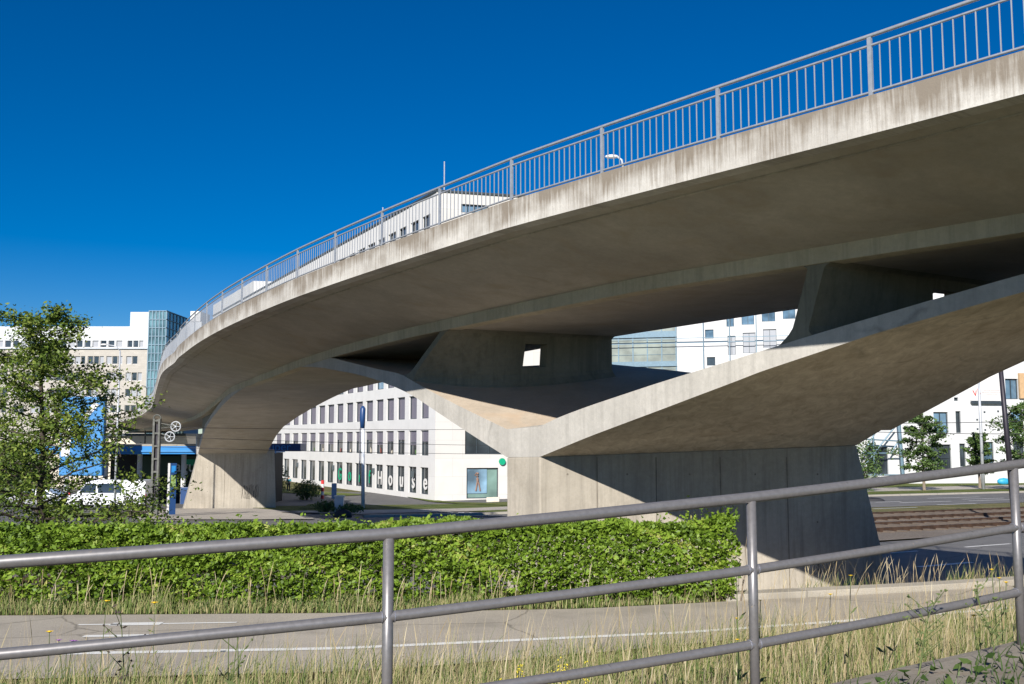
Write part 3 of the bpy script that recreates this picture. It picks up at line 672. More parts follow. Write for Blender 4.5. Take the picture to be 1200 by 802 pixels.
# ------------------------------------------------------------------ buildings
WL = []
def facade(parent, O, d, length, z0, z1, wins, mat, wall_name='wall', depth=.3):
    """wall with real recessed openings; wins = [(t0, t1, za, zb, material, mullions)]"""
    d = Vector((d[0], d[1], 0)).normalized(); nrm = Vector((d.y, -d.x, 0)); O = Vector((O[0], O[1], 0))
    if nrm.y > 0: nrm = -nrm
    ts = sorted(set([0, length]+[round(q, 3) for w_ in wins for q in w_[:2]])); zs = sorted(set([z0, z1]+[round(q, 3) for w_ in wins for q in w_[2:4]]))
    P = lambda t_, z, dd=0: O+d*t_-nrm*dd+Vector((0, 0, z))
    V = []; F = []; UV = []
    def q4(a, b_, c, e, uv): n = len(V); V.extend([a, b_, c, e]); F.append((n, n+1, n+2, n+3)); UV.extend(uv)
    for i in range(len(ts)-1):
        for j in range(len(zs)-1):
            tm, zm = (ts[i]+ts[i+1])/2, (zs[j]+zs[j+1])/2
            if any(w_[0] < tm < w_[1] and w_[2] < zm < w_[3] for w_ in wins): continue
            q4(P(ts[i], zs[j]), P(ts[i+1], zs[j]), P(ts[i+1], zs[j+1]), P(ts[i], zs[j+1]), [(ts[i], zs[j]), (ts[i+1], zs[j]), (ts[i+1], zs[j+1]), (ts[i], zs[j+1])])
    for w_ in wins:
        a, b_, c, e = w_[:4]
        for (p0, p1) in (((a, c), (b_, c)), ((b_, c), (b_, e)), ((b_, e), (a, e)), ((a, e), (a, c))):
            q4(P(*p0), P(*p1), P(*p1, depth), P(*p0, depth), [(0.3, .3)]*4)
    me = bpy.data.meshes.new(wall_name); me.from_pydata([tuple(v) for v in V], [], F); me.materials.append(mat)
    u = me.uv_layers.new(name='UVMap'); u.data.foreach_set('uv', [c for q in UV for c in q])
    finish(wall_name, me, parent)
    WL.clear()
    for w_ in wins:
        a, b_, c, e = w_[:4]; mt = w_[4] if len(w_) > 4 else M['glass']; mu = w_[5] if len(w_) > 5 else (0, 0)
        mb = MB(); mb.add([P(a, c, depth-.02), P(b_, c, depth-.02), P(b_, e, depth-.02), P(a, e, depth-.02)], [(0, 1, 2, 3)])
        wo = mb.build('window', mt, parent, fix=False); WL.append((wo, w_))
        fr = MB(); k = .08
        def bar(t0, t1, q0, q1): fr.hexa([P(t0, q0, depth-.12), P(t1, q0, depth-.12), P(t1, q0, depth-.02), P(t0, q0, depth-.02)], [P(t0, q1, depth-.12), P(t1, q1, depth-.12), P(t1, q1, depth-.02), P(t0, q1, depth-.02)])
        bar(a, a+k, c, e); bar(b_-k, b_, c, e); bar(a, b_, c, c+k); bar(a, b_, e-k, e)
        for i in range(mu[0]): tt_ = a+(b_-a)*(i+1)/(mu[0]+1); bar(tt_-.04, tt_+.04, c, e)
        for i in range(mu[1]): zz = c+(e-c)*(i+1)/(mu[1]+1); bar(a, b_, zz-.04, zz+.04)
        fr.build('frame', w_[6] if len(w_) > 6 else M['frame'], wo, fix=False)
    return P
def t_of(x, O, d):                      # where the sight line at picture column x meets the facade line
    r = ratio(x, HY)[0]; return (r*O[1]-O[0])/(d[0]-r*d[1])
# -- white office building with the shop lettering
HK = Vector((ratio(510, 516)[0]*102, 102)); dL = Vector((-.452, .892)).normalized(); dR = Vector((.965, .263)).normalized()
haus = thing('office_building', 'large white office building with rows of tall narrow dark windows behind the far arch', 'building', (HK.x, HK.y, -6.1))
re = [502.1, 488.1, 474.1, 461.2, 448.8, 436.5, 424.6, 413.2, 401.7, 390.9, 380.3, 369.7, 359.6, 349.4, 339.4, 329.6]
wx = [(t_of(x, HK, dL), t_of(x-(9.4-.19*i), HK, dL)) for i, x in enumerate(re)]
wins = []
for i, (a, b_) in enumerate(wx):
    wins.append((a, b_, -5.45, -2.75, M['glass'], (0, 0))); wins.append((a, b_, -1.55, 1.0, M['glass'] , (0, 1))); wins.append((a, b_, 2.2, 4.6, M['blind'], (0, 0)))
    wins.append((a, b_, 5.75, 8.1, M['blind'] if i % 4 else M['glass_blue'], (0, 0)))
for i, (a, b_) in enumerate(wx[:16]): wins.append((a, b_, 18.6, 23.2, M['glass'], (0, 1)))
LL = 118
PL = facade(haus, HK, dL, LL, -6.6, 25.1, wins, panel_mat('pale_facade_panels', (.64, .63, .615), 3.6, 3.6, .8, .02))
for wo, w_ in WL:                                  # half drawn blinds and desk clutter on the first floor
    a, b_, c, e = w_[:4]
    if abs(c+1.55) < .01:
        hb = random.choice((.38, .45, .45, .6)); bl = MB(); bl.add([PL(a+.08, e-(e-c)*hb, .19), PL(b_-.08, e-(e-c)*hb, .19), PL(b_-.08, e-.08, .19), PL(a+.08, e-.08, .19)], [(0, 1, 2, 3)]); bl.build('blind', M['blind'], wo, fix=False)
        if random.random() < .7:
            t0 = lerp(a, b_, random.uniform(.15, .6)); bl = MB(); bl.add([PL(t0, c+.1, .2), PL(t0+.5, c+.1, .2), PL(t0+.45, c+random.uniform(.3, .8), .2), PL(t0+.05, c+.5, .2)], [(0, 1, 2, 3)]); bl.build('window_display', random.choice((M['cream'], M['weed_plain'], M['red_dull'])), wo, fix=False)
wr = []
for (x0, x1, y0, y1, mt, mu) in ((545, 587.5, 503, 532.5, M['glass'], (2, 0)), (547, 584, 548.5, 584.3, M['shopglass'], (0, 0)), (539, 572, 240, 250, M['glass_blue'], (3, 0))):
    a = t_of(x0, HK, dR); b_ = t_of(x1, HK, dR); Ym = HK.y+dR.y*(a+b_)/2
    wr.append((a, b_, ratio(560, y1)[1]*Ym, ratio(560, y0)[1]*Ym, mt, mu))
for zz in (2.3, 5.9, 9.5, 13.1, 16.7): wr.append((3.2, 6.6, zz, zz+2.3, M['glass'], (1, 0)))
PR = facade(haus, HK, dR, 16.5, -6.6, 25.1, wr, M['panel'])
e0 = HK; e1 = HK+dL*LL; e2 = e1+dR*16.5; e3 = HK+dR*16.5
bb = MB(); bb.add([(e1.x, e1.y, 25.1), (e2.x, e2.y, 25.1), (e3.x, e3.y, 25.1), (e0.x, e0.y, 25.1), (e2.x, e2.y, -6.6), (e3.x, e3.y, -6.6), (e1.x, e1.y, -6.6)], [(0, 1, 2, 3), (1, 2, 5, 4), (0, 1, 4, 6)]); bb.build('roof', M['white'], haus, fix=False)
# ribbed top storey fins and parapet, seen between the railing bars
bb = MB()
for k in range(60):
    t_ = .4+k*1.0; p0 = PL(t_, 21.9, 0) if 0 else None
for k in range(17):
    P0 = HK+dR*(.3+k*.93); nn = Vector((dR.y, -dR.x))
    bb.hexa([(P0.x+nn.x*.02, P0.y+nn.y*.02, 17), (P0.x+dR.x*.3+nn.x*.02, P0.y+dR.y*.3+nn.y*.02, 17), (P0.x+dR.x*.3+nn.x*.14, P0.y+dR.y*.3+nn.y*.14, 17), (P0.x+nn.x*.14, P0.y+nn.y*.14, 17)],
            [(P0.x+nn.x*.02, P0.y+nn.y*.02, 19.4), (P0.x+dR.x*.3+nn.x*.02, P0.y+dR.y*.3+nn.y*.02, 19.4), (P0.x+dR.x*.3+nn.x*.14, P0.y+dR.y*.3+nn.y*.14, 19.4), (P0.x+nn.x*.14, P0.y+nn.y*.14, 19.4)])
bb.build('facade_fins', M['white'], haus)
cop = MB()
for (P0, P1, nn) in ((HK, HK+dR*16.5, Vector((dR.y, -dR.x))), (HK, HK+dL*LL, Vector((-dL.y, dL.x)))):
    nn = nn if nn.y < 0 or nn.x < 0 else -nn
    cop.hexa([(P0.x+nn.x*.15, P0.y+nn.y*.15, 25.1), (P1.x+nn.x*.15, P1.y+nn.y*.15, 25.1), (P1.x-nn.x*.4, P1.y-nn.y*.4, 25.1), (P0.x-nn.x*.4, P0.y-nn.y*.4, 25.1)], [(P0.x+nn.x*.15, P0.y+nn.y*.15, 25.3), (P1.x+nn.x*.15, P1.y+nn.y*.15, 25.3), (P1.x-nn.x*.4, P1.y-nn.y*.4, 25.3), (P0.x-nn.x*.4, P0.y-nn.y*.4, 25.3)])
cop.build('roof_coping', M['frame'], haus)
pl_ = MB(); e = HK+dL*82; f_ = HK+dL*LL
pl_.hexa([(e.x, e.y, 25.3), (f_.x, f_.y, 25.3), (f_.x+9, f_.y+2, 25.3), (e.x+9, e.y+2, 25.3)], [(e.x, e.y, 27.4), (f_.x, f_.y, 27.4), (f_.x+9, f_.y+2, 27.4), (e.x+9, e.y+2, 27.4)]); pl_.build('roof_plant_room', M['white'], haus)
# lettering in the ground floor windows
for i, ch in enumerate(reversed('GolfHause')):
    a, b_ = wx[i if i < 5 else i]; tm = (a+b_)/2; O3 = PL(tm, -5.2, .12)
    ch2 = {'a': 'a', 'u': 'u'}.get(ch, ch)
letters = ['e', 's', 'u', 'o', 'H', 'f', 'l', 'o', 'G']
for i, ch in enumerate(letters):
    a, b_ = wx[i]; O3 = PL((a+b_)/2, -4.95, .12)
    text_mesh(ch, 2.3 if ch not in 'HfGl' else 2.1, .02, O3, (-dL.x, -dL.y, 0), (0, 0, 1), 'window_letter', M['green'] if i >= 5 else M['white'], haus, bold=.03)
for x in (485, 439, 392, 350):
    O3 = PL(t_of(x, HK, dL), -3.5, -.1); MB().box((-.15, -.15, -.3), (.15, .15, .3), Matrix.Translation(O3)).build('wall_lamp', M['frame'], haus)
# round green emblem and wall lamp beside the shopfront
O3 = PR(t_of(588, HK, dR), ratio(588, 541)[1]*104, -.12); nd = MB()
nd.tube([O3, O3+Vector((dR.y, -dR.x, 0))*.12], .34, 20); nd.build('round_sign', M['green'], haus)
O3 = PR(t_of(561, HK, dR)-1.1, -5.3, .2)
poster = MB().box((0, 0, 0), (2.0, .04, 2.4), Matrix.Translation(O3)@Matrix.Rotation(math.atan2(dR.y, dR.x), 4, 'Z')); poster.mi = 0
poster.build('poster', glass('poster_print', (.16, .27, .36), .5, var=.6), haus)
pm = Matrix.Translation(O3)@Matrix.Rotation(math.atan2(dR.y, dR.x), 4, 'Z')
gf_ = MB()                                         # simple swinging golfer silhouette on the poster
pts = {'l1': [(.85, 0, .25), (.95, 0, .8), (1.02, 0, 1.25)], 'l2': [(1.3, 0, .25), (1.2, 0, .8), (1.08, 0, 1.25)], 'b': [(1.05, 0, 1.2), (1.02, 0, 1.5), (1.05, 0, 1.78)], 'a1': [(1.05, 0, 1.7), (.75, 0, 1.85), (.95, 0, 2.05)]}
for k, q in pts.items(): gf_.tube([pm@Vector((a, -.03, c)) for a, b_, c in q], .075 if k != 'b' else .13, 6)
gf_.ball(pm@Vector((1.05, -.03, 1.98)), .12, 8); gf_.build('poster_figure', plain('poster_figure_brown', (.25, .15, .11), .7), haus)
for (x, top, bot) in ((508.5, 188, 224), (436, 240, 262)):
    t_ = t_of(x, HK, dL) if x < 509 else 1; P0 = HK+dL*(t_+.8)+dR*1.2; MB().tube([(P0.x, P0.y, 25.2), (P0.x, P0.y, 25.2+(3.4 if x > 500 else 2.4))], .06, 6).build('roof_antenna', M['lampgrey'], haus)

# -- building behind the gap between the deck and the right arm
mid = thing('office_building', 'white office building with glazed stair bay seen through the opening under the deck', 'building', (18, 195, -6.5))
MO = Vector((ratio(690, 516)[0]*200, 200)); dM = Vector((.97, -.243)).normalized()
def mid_rect(x0, x1, y0, y1, mt, mu=(1, 0)):
    a = t_of(x0, MO, dM); b_ = t_of(x1, MO, dM); Ym = MO.y+dM.y*(a+b_)/2
    return (a, b_, ratio(x0, y1)[1]*Ym, ratio(x0, y0)[1]*Ym, mt, mu)
tg = t_of(795, MO, dM)
OW = MO+dM*tg
def sub(rc): return (rc[0]-tg, rc[1]-tg, *rc[2:])
ww = [sub(mid_rect(*q)) for q in ((828.4, 838.6, 386.4, 397, M['glass_blue'], (0, 0)), (830, 840, 418.6, 428.6, M['glass'], (0, 0)), (854, 863, 369, 383, M['glass_blue']), (872, 887, 366, 380.7, M['glass_blue']), (896, 912, 363.5, 377, M['glass_blue']), (855, 864.5, 393.7, 416, M['blind_pale']), (873, 888, 390, 414, M['blind_pale']), (897, 913, 386, 408, M['blind_pale']))]
for k in range(3):
    for x0 in (921, 946): ww.append(sub(mid_rect(x0, x0+15, 361-k*24-.1*(x0-900), 376-k*24-.1*(x0-900), M['glass_blue'])))
facade(mid, OW, dM, 95, -6.5, 40, ww, M['panel_cold'])
PM = lambda t_, z, dd=0: Vector((MO.x+dM.x*t_+dM.y*dd*-1, MO.y+dM.y*t_+dM.x*dd, z))
gl = MB(); gl.add([PM(-4, -6.5), PM(tg-.05, -6.5), PM(tg-.05, 39), PM(-4, 39)], [(0, 1, 2, 3)]); gl.build('glass_bay', M['glass_pale'], mid, fix=False)
fm = MB()
def mbar(t0, t1, z0, z1, dd=-.12): fm.hexa([PM(t0, z0, dd), PM(t1, z0, dd), PM(t1, z0, dd+.1), PM(t0, z0, dd+.1)], [PM(t0, z1, dd), PM(t1, z1, dd), PM(t1, z1, dd+.1), PM(t0, z1, dd+.1)])
for x in (726, 743, 760, 777, 794): t_ = t_of(x, MO, dM); mbar(t_-.11, t_+.11, -6.5, 39)
for k in range(30): mbar(-4, tg, -3.2+k*1.4, -3.2+k*1.4+.05, -.1)
fm.build('mullions', M['frame_blue'], mid)
fm = MB()
for y0, y1 in ((389, 396), (424, 430)):
    Ym = MO.y+dM.y*t_of(755, MO, dM); mbar(-4, tg, ratio(755, y1)[1]*Ym, ratio(755, y0)[1]*Ym, -.3)
fm.build('floor_bands', M['frame_blue'], mid)
fm = MB()
for x in (828, 859, 890.5): t_ = t_of(x-1.5, MO, dM); mbar(t_-.07, t_+.07, -6, 39, -1.2)
for z in (18.4, 19.3): mbar(0, tg+60, z, z+.12, -1.2)
fm.build('facade_cables', M['frame_blue'], mid)
bb = MB(); E1 = OW+dM*95; bb.add([(MO.x-4, MO.y+1, 40), (OW.x, OW.y, 40), (E1.x, E1.y, 40), (E1.x+6, E1.y+30, 40), (MO.x, MO.y+34, 40), (E1.x, E1.y, -6.5), (E1.x+6, E1.y+30, -6.5), (MO.x, MO.y+34, -6.5), (MO.x-4, MO.y+1, -6.5)], [(0, 1, 2, 3, 4), (2, 5, 6, 3), (4, 7, 8, 0), (3, 6, 7, 4)]); bb.build('roof', M['white'], mid, fix=False)

# -- right white building with the big windows
RO = Vector((ratio(990, 516)[0]*110, 110)); dQ = Vector((.985, .17)).normalized()
rbld = thing('office_building', 'low white building with large dark windows behind the street trees at the right edge', 'building', (RO.x, RO.y, -5.2))
def rr(x0, x1, y0, y1, mt=None, mu=(0, 0)):
    a = t_of(x0, RO, dQ); b_ = t_of(x1, RO, dQ); Ym = RO.y+dQ.y*(a+b_)/2
    return (a, b_, ratio(x0, y1)[1]*Ym, ratio(x0, y0)[1]*Ym, mt or M['glass'], mu)
rw = [rr(1095, 1112, 483, 508, M['glass_blue'], (1, 0)), rr(1121, 1127, 482, 507.5), rr(1090, 1114, 521, 552, None, (0, 1)), rr(1124, 1131, 520, 547), rr(1152, 1164, 518, 543, M['glass_blue']), rr(1120, 1125, 466, 470),
      rr(1187, 1200, 516, 541, None, (1, 0)), rr(1181, 1196, 444, 468, M['glass_blue'], (1, 0)), rr(1206, 1222, 515, 541), rr(1015, 1040, 524, 556, None, (1, 1)), rr(1186, 1200, 480, 506, M['glass_blue'])]
rw = [w_ for w_ in rw if w_[0] > 0]
PQ = facade(rbld, RO, dQ, 60, -6, 9.5, rw, M['panel_cold'])
bb = MB(); E1 = RO+dQ*60; bb.add([(RO.x, RO.y, 9.5), (E1.x, E1.y, 9.5), (E1.x-3, E1.y+20, 9.5), (RO.x-3, RO.y+20, 9.5), (RO.x, RO.y, -6), (RO.x-3, RO.y+20, -6)], [(0, 1, 2, 3), (0, 4, 5, 3)]); bb.build('roof', M['white'], rbld, fix=False)
st = MB()
def sbar(x0, y0, x1, y1, r=.09, dd=-1.0): st.tube([PQ(t_of(x0, RO, dQ), ratio(x0, y0)[1]*(RO.y+2), dd), PQ(t_of(x1, RO, dQ), ratio(x1, y1)[1]*(RO.y+2), dd)], r, 6)
for q in ((1048, 490, 1051, 556), (1018, 505, 1018, 560), (1004, 534, 1020, 508), (1004, 548, 1044, 500), (1010, 515, 1046, 517), (1038, 530, 1046, 519), (1004, 531, 1048, 531), (1004, 556, 1052, 556)): sbar(*q, r=.18 if q[0] == 1048 else .08)
st.build('steel_stair_frame', M['frame_blue'], rbld)
# sign panel on the upper wall
a0 = t_of(1139, RO, dQ); a1 = t_of(1174, RO, dQ)
sg = MB(); sg.hexa([PQ(a0, ratio(1139, 470)[1]*113, -.2), PQ(a1, ratio(1139, 470)[1]*113, -.2), PQ(a1, ratio(1139, 470)[1]*113, -.02), PQ(a0, ratio(1139, 470)[1]*113, -.02)], [PQ(a0, ratio(1139, 438)[1]*113, -.2), PQ(a1, ratio(1139, 438)[1]*113, -.2), PQ(a1, ratio(1139, 438)[1]*113, -.02), PQ(a0, ratio(1139, 438)[1]*113, -.02)])
sgo = sg.build('sign_panel', M['white'], rbld)
sl = MB(); rz = ratio(1139, 471)[1]*113; sl.hexa([PQ(a0, rz-.25, -.35), PQ(a1, rz-.25, -.35), PQ(a1, rz-.25, 0), PQ(a0, rz-.25, 0)], [PQ(a0, rz, -.35), PQ(a1, rz, -.35), PQ(a1, rz, 0), PQ(a0, rz, 0)]); sl.build('sign_ledge', M['frame'], sgo)
for txt, y, sz, mt, xx in (('· · ·', 455, .7, M['red'], 1160), ('DIE SINNESWELT', 460.5, .5, M['steel'], 1160), ('RESTAURANT', 463.5, .45, M['steel'], 1160)):
    pass
rg = MB()
for k, (x0, y0, x1, y1) in enumerate(((1141, 458, 1144, 464), (1144, 464, 1145, 458), (1147, 456, 1147.5, 463), (1149, 459, 1150, 462))): rg.tube([PQ(t_of(x0, RO, dQ), ratio(x0, y0)[1]*113, -.22), PQ(t_of(x1, RO, dQ), ratio(x1, y1)[1]*113, -.22)], .05, 5)
rg.build('sign_emblem', M['red'], sgo)
rg = MB()                                          # the small unreadable print on the panel, as fine ruled rows
for r_, (y, xa, xb) in enumerate(((458.5, 1154, 1172), (461, 1152, 1173), (463.5, 1156, 1170))):
    x = xa
    while x < xb:
        wd = random.uniform(.4, 1.0); z = ratio(x, y)[1]*113
        ta, tb = t_of(x, RO, dQ), t_of(x+wd, RO, dQ); rg.add([PQ(ta, z, -.215), PQ(tb, z, -.215), PQ(tb, z+.12, -.215), PQ(ta, z+.12, -.215)], [(0, 1, 2, 3)]); x += wd+.5
rg.build('sign_print', plain('faint_print', (.45, .38, .38), .6), sgo)
og = MB(); og.hexa([PQ(t_of(1196, RO, dQ), 4.6, -.3), PQ(t_of(1215, RO, dQ), 4.6, -.3), PQ(t_of(1215, RO, dQ), 4.6, -.05), PQ(t_of(1196, RO, dQ), 4.6, -.05)], [PQ(t_of(1196, RO, dQ), 7.4, -.3), PQ(t_of(1215, RO, dQ), 7.4, -.3), PQ(t_of(1215, RO, dQ), 7.4, -.05), PQ(t_of(1196, RO, dQ), 7.4, -.05)])
og.build('orange_panel', plain('orange_panel', (.50, .33, .18), .6), rbld)
# round fixing marks on the concrete facade
dt = MB()
for x, y in ((1155, 483), (1171, 482), (1146, 492), (1155, 504), (1171, 504), (1146, 503), (1183, 503)):
    P0 = PQ(t_of(x, RO, dQ), ratio(x, y)[1]*112.5, -.02); dt.box((-.1, -.01, -.1), (.1, .01, .1), Matrix.Translation(P0))
dt.build('fixing_marks', M['frame'], rbld)

# -- far left office block and its glass tower
LY = 215.
def X2(x, Y=LY): return ratio(x, HY)[0]*Y
def Z2(y, Y=LY): return ratio(100, y)[1]*Y
lo = thing('office_building', 'long grey stone office block with white top storey rising behind the leafy tree', 'building', (X2(90), LY, -6.1))
lw = []
for x in (-8, 13, 34, 55, 77, 99, 121, 144.5):
    for (ya, yb) in ((399, 407.5), (417.5, 427), (436.7, 446.5), (456, 465), (475, 484)):
        if ya > 410:
            lw.append((X2(x)-X2(-60), X2(x+6.3)-X2(-60), Z2(yb), Z2(ya), M['blind_pale'] if random.random() < .55 else M['glass'], (0, 0), M['white']))
            lw.append((X2(x+7)-X2(-60), X2(x+13.3)-X2(-60), Z2(yb), Z2(ya), M['blind_pale'] if random.random() < .5 else M['glass'], (0, 0), M['white']))
            if random.random() < .7: lw.append((X2(x+14)-X2(-60), X2(x+19)-X2(-60), Z2(yb), Z2(ya), M['blind_pale'] if random.random() < .5 else M['glass'], (0, 0), M['white']))
facade(lo, (X2(-60), LY), (1, 0), X2(178)-X2(-60), -6.3, Z2(409), lw[:98], M['stone'])
tw = [(X2(x)-X2(-60), X2(x+wd)-X2(-60), Z2(407.5), Z2(399.5), M['glass'] if k % 3 else M['blind_pale'], (0, 0), M['white']) for k, (x, wd) in enumerate([(-8+9.4*k, 7.2) for k in range(16)] + [(146, 6), (153, 6), (160, 5)])if x < 134 or x > 145]
facade(lo, (X2(-60), LY-.4), (1, 0), X2(178)-X2(-60), Z2(409), Z2(383), tw, M['ribbed'], 'top_storey')
bb = MB(); bb.box((X2(-60), LY-.3, Z2(383)-.3), (X2(178), LY+18, Z2(383))); bb.box((X2(177.5), LY, -6), (X2(178.5), LY+18, Z2(383)-.3)); bb.build('roof', M['white'], lo)
facade(lo, (X2(148), LY-.2), (1, 0), X2(190)-X2(148), Z2(383)+.01, Z2(366), [], M['ribbed'], 'plant_room')
bb = MB(); bb.box((X2(148), LY-.1, Z2(366)-.2), (X2(190), LY+15, Z2(366))); bb.box((X2(148), LY-.1, Z2(383)), (X2(148)+.2, LY+15, Z2(366)-.2)); bb.build('plant_room_roof', M['white'], lo)
tg_ = MB(); tg_.box((X2(180), LY-5, -6), (X2(200), LY+8, Z2(368))); tower = tg_.build('stair_tower', glass('tower_glass', (.10, .19, .22), .1, var=.5), lo)
fr = MB()
for k in range(6): x = lerp(X2(180), X2(200), k/5); fr.box((x-.1, LY-5.15, -6), (x+.1, LY-5.02, Z2(367.5)))
for k in range(7): y = LY-5+13*k/6; fr.box((X2(200)+.02, y-.1, -6), (X2(200)+.15, y+.1, Z2(367.5)))
for k in range(17):
    z = Z2(368)-k*1.75; fr.box((X2(180), LY-5.2, z-.1), (X2(200)+.2, LY-5.02, z+.05)); fr.box((X2(200)+.02, LY-5.2, z-.1), (X2(200)+.2, LY+8, z+.05))
fr.build('mullions', M['frame_blue'], tower)
o2 = thing('office_building', 'small white rooftop block peeping over the bridge railing right of the glass tower', 'building', (X2(222, 260), 260, -6.1))
facade(o2, (X2(205, 260), 260), (1, 0), X2(232, 260)-X2(205, 260), -6, Z2(377, 260), [], M['ribbed'])
facade(o2, (X2(219, 260), 259.8), (1, 0), X2(231, 260)-X2(219, 260), Z2(377, 260), Z2(365, 260), [], M['white'], 'roof_block')
bb = MB(); bb.box((X2(205, 260), 260.1, Z2(377, 260)-.3), (X2(232, 260), 275, Z2(377, 260)-.01)); bb.box((X2(219, 260), 260, Z2(377, 260)), (X2(231, 260), 268, Z2(365, 260))); bb.build('roof', M['white'], o2)

# -- filling station
GY = 92.
gs = thing('filling_station', 'filling station with long blue canopy over a dark shop between the tree and far pier', 'building', (ratio(230, 516)[0]*GY, GY, -5.9))
def gx(x, Y=GY): return ratio(x, HY)[0]*Y
def gz(y, Y=GY): return ratio(230, y)[1]*Y
MB().box((gx(60), GY-3, gz(532)), (gx(300), GY+12, gz(522.5))).build('canopy', M['blue'], gs, bevel=.05)
MB().box((gx(60)-.05, GY-3.05, gz(522.5)), (gx(300)+.05, GY+12.05, gz(522.5)+.12)).build('canopy_bounce_cover', M['kerb'], gs)  # grey cover added to keep the canopy's blue bounce off the bridge soffit
MB().box((gx(60), GY-3.12, gz(529.5)), (gx(300), GY-3.01, gz(527.5))).build('canopy_stripe', M['lightblue'], gs)
dk = MB().box((gx(306), GY-1, gz(529)), (gx(355), GY+1.5, gz(520))).build('canopy', M['deepblue'], gs); tag(dk, 'dark blue end of the canopy right of the pier')
text_mesh('Super', 1.05, .02, Vector((gx(328), GY-1.06, gz(528.2))), (1, 0, 0), (0, 0, 1), 'canopy_lettering', M['blue'], dk)
MB().box((gx(100), GY+6, -6), (gx(300), GY+11, gz(532.2))).build('shop', M['black'], gs)
MB().box((gx(196), GY+5.6, gz(547.5)), (gx(226), GY+5.95, gz(540))).build('shop_sign_band', M['green'], gs)
MB().box((gx(140), GY+5.7, gz(560)), (gx(226), GY+5.97, gz(536))).build('shopfront', plain('dark_green_front', (.012, .045, .02), .5), gs)
text_mesh('agu', 1.5, .03, Vector((gx(195), GY+5.55, gz(555))), (1, 0, 0), (0, 0, 1), 'shop_lettering', M['white'], gs)
for x in (120, 160, 212): MB().tube([(gx(x), GY+1, -6), (gx(x), GY+1, gz(532))], .22, 10).build('column', M['white'], gs)
for x in (150, 218): 
    MB().box((gx(x)-.5, GY+.4, -5.95), (gx(x)+.5, GY+1.3, -4.2)).build('fuel_pump', M['deepblue'] if x > 200 else M['white'], gs, bevel=.05)
wl2 = thing('warehouse', 'low cream walled building with sloping end just above the blue canopy', 'building', (gx(180, 130), 130, -6))
bb = MB(); bb.add([(gx(60, 130), 130, -6), (gx(233, 130), 130, -6), (gx(218, 130), 130, gz(511, 130)), (gx(60, 130), 130, gz(511, 130)), (gx(60, 130), 142, -6), (gx(233, 130), 142, -6), (gx(218, 130), 142, gz(511, 130)), (gx(60, 130), 142, gz(511, 130))], [(0, 1, 2, 3), (4, 5, 6, 7), (1, 5, 6, 2), (3, 2, 6, 7), (0, 4, 7, 3)]); bb.build('wall', M['cream'], wl2)
bb = MB(); bb.box((gx(60, 130), 129.5, gz(511, 130)), (gx(219, 130), 142.5, gz(511, 130)+.3)); bb.build('roof', M['frame'], wl2)
# tall blue advertising pylon behind the tree
PY = 84.; bp_ = thing('advertising_pylon', 'tall blue advertising pylon with white diagonal band half hidden by the tree', 'sign', (gx(88, PY), PY, -5.4))
MB().box((gx(70, PY), PY, gz(558, PY)), (gx(121, PY), PY+.6, gz(465, PY))).build('panel', M['lightblue'], bp_, bevel=.1)
bb = MB(); bb.add([(gx(96, PY), PY-.02, gz(488, PY)), (gx(100, PY), PY-.02, gz(492, PY)), (gx(115, PY), PY-.02, gz(474, PY)), (gx(108, PY), PY-.02, gz(472, PY))], [(0, 1, 2, 3)]); bb.add([(gx(72, PY), PY-.02, gz(535, PY)), (gx(82, PY), PY-.02, gz(535, PY)), (gx(84, PY), PY-.02, gz(502, PY)), (gx(72, PY), PY-.02, gz(498, PY))], [(0, 1, 2, 3)]); bb.build('white_band', M['white'], bp_, fix=False)
for x in (78, 112): MB().tube([(gx(x, PY), PY+.3, -6), (gx(x, PY), PY+.3, gz(558, PY))], .2, 8).build('leg', M['lampgrey'], bp_)

# ------------------------------------------------------------------ vehicles
def vehicle(name, label, cat, loc, prof, width, paint, wheels, wr, wnd, yaw=0):
    """side profile extruded with tumblehome; nose towards -x"""
    t_ = thing(name, label, cat, loc); T = Matrix.Translation(loc)@Matrix.Rotation(yaw, 4, 'Z')
    zmax = max(p[1] for p in prof); secs = []
    for k, (yy, inset) in enumerate(((-1, 1), (-.94, .0), (.94, 0), (1, 1))):
        row = []
        for x, z in prof:
            tum = .12*max(0, (z-.9)/(zmax-.9)); row.append(T@Vector((x*(1-.012*inset), yy*(width/2-tum)*(1 if inset else 1), z*(1-.01*inset)+.005*inset)))
        secs.append(row)
    b = MB(); b.grid(secs, True)
    for r in (secs[0], secs[-1]): b.add(r, [tuple(range(len(r)))])
    b.build('body', paint, t_, bevel=.04)
    for poly in wnd:
        for sgn in (-1, 1):
            b = MB(); b.add([T@Vector((x, sgn*(width/2-.12*max(0, (z-.9)/(zmax-.9))+.012), z)) for x, z in poly], [tuple(range(len(poly)))]); b.build('side_window', M['glass'], t_, fix=False)
    for x in wheels:
        for sgn in (-1, 1):
            c = T@Vector((x, sgn*(width/2-.1), wr)); ax = (T.to_3x3()@Vector((0, sgn*.13, 0)))
            wh = MB().tube([c-ax, c+ax], wr, 16).build('wheel', M['tyre'], t_); MB().tube([c+ax*.9, c+ax*1.06], wr*.6, 12).build('rim', M['silver'], wh)
    x0 = min(p[0] for p in prof); x1 = max(p[0] for p in prof)
    for sgn in (-1, 1):
        MB().box((x0-.02, sgn*width*.36-.15, .62), (x0+.12, sgn*width*.36+.15, .85), T).build('headlight', M['white'], t_, bevel=.03)
        MB().box((x1-.08, sgn*width*.40-.08, .7), (x1+.02, sgn*width*.40+.08, 1.1), T).build('tail_light', M['red'], t_, bevel=.02)
    return t_
VY = 74.; vz = gfar(gx(130, VY), VY)+.05
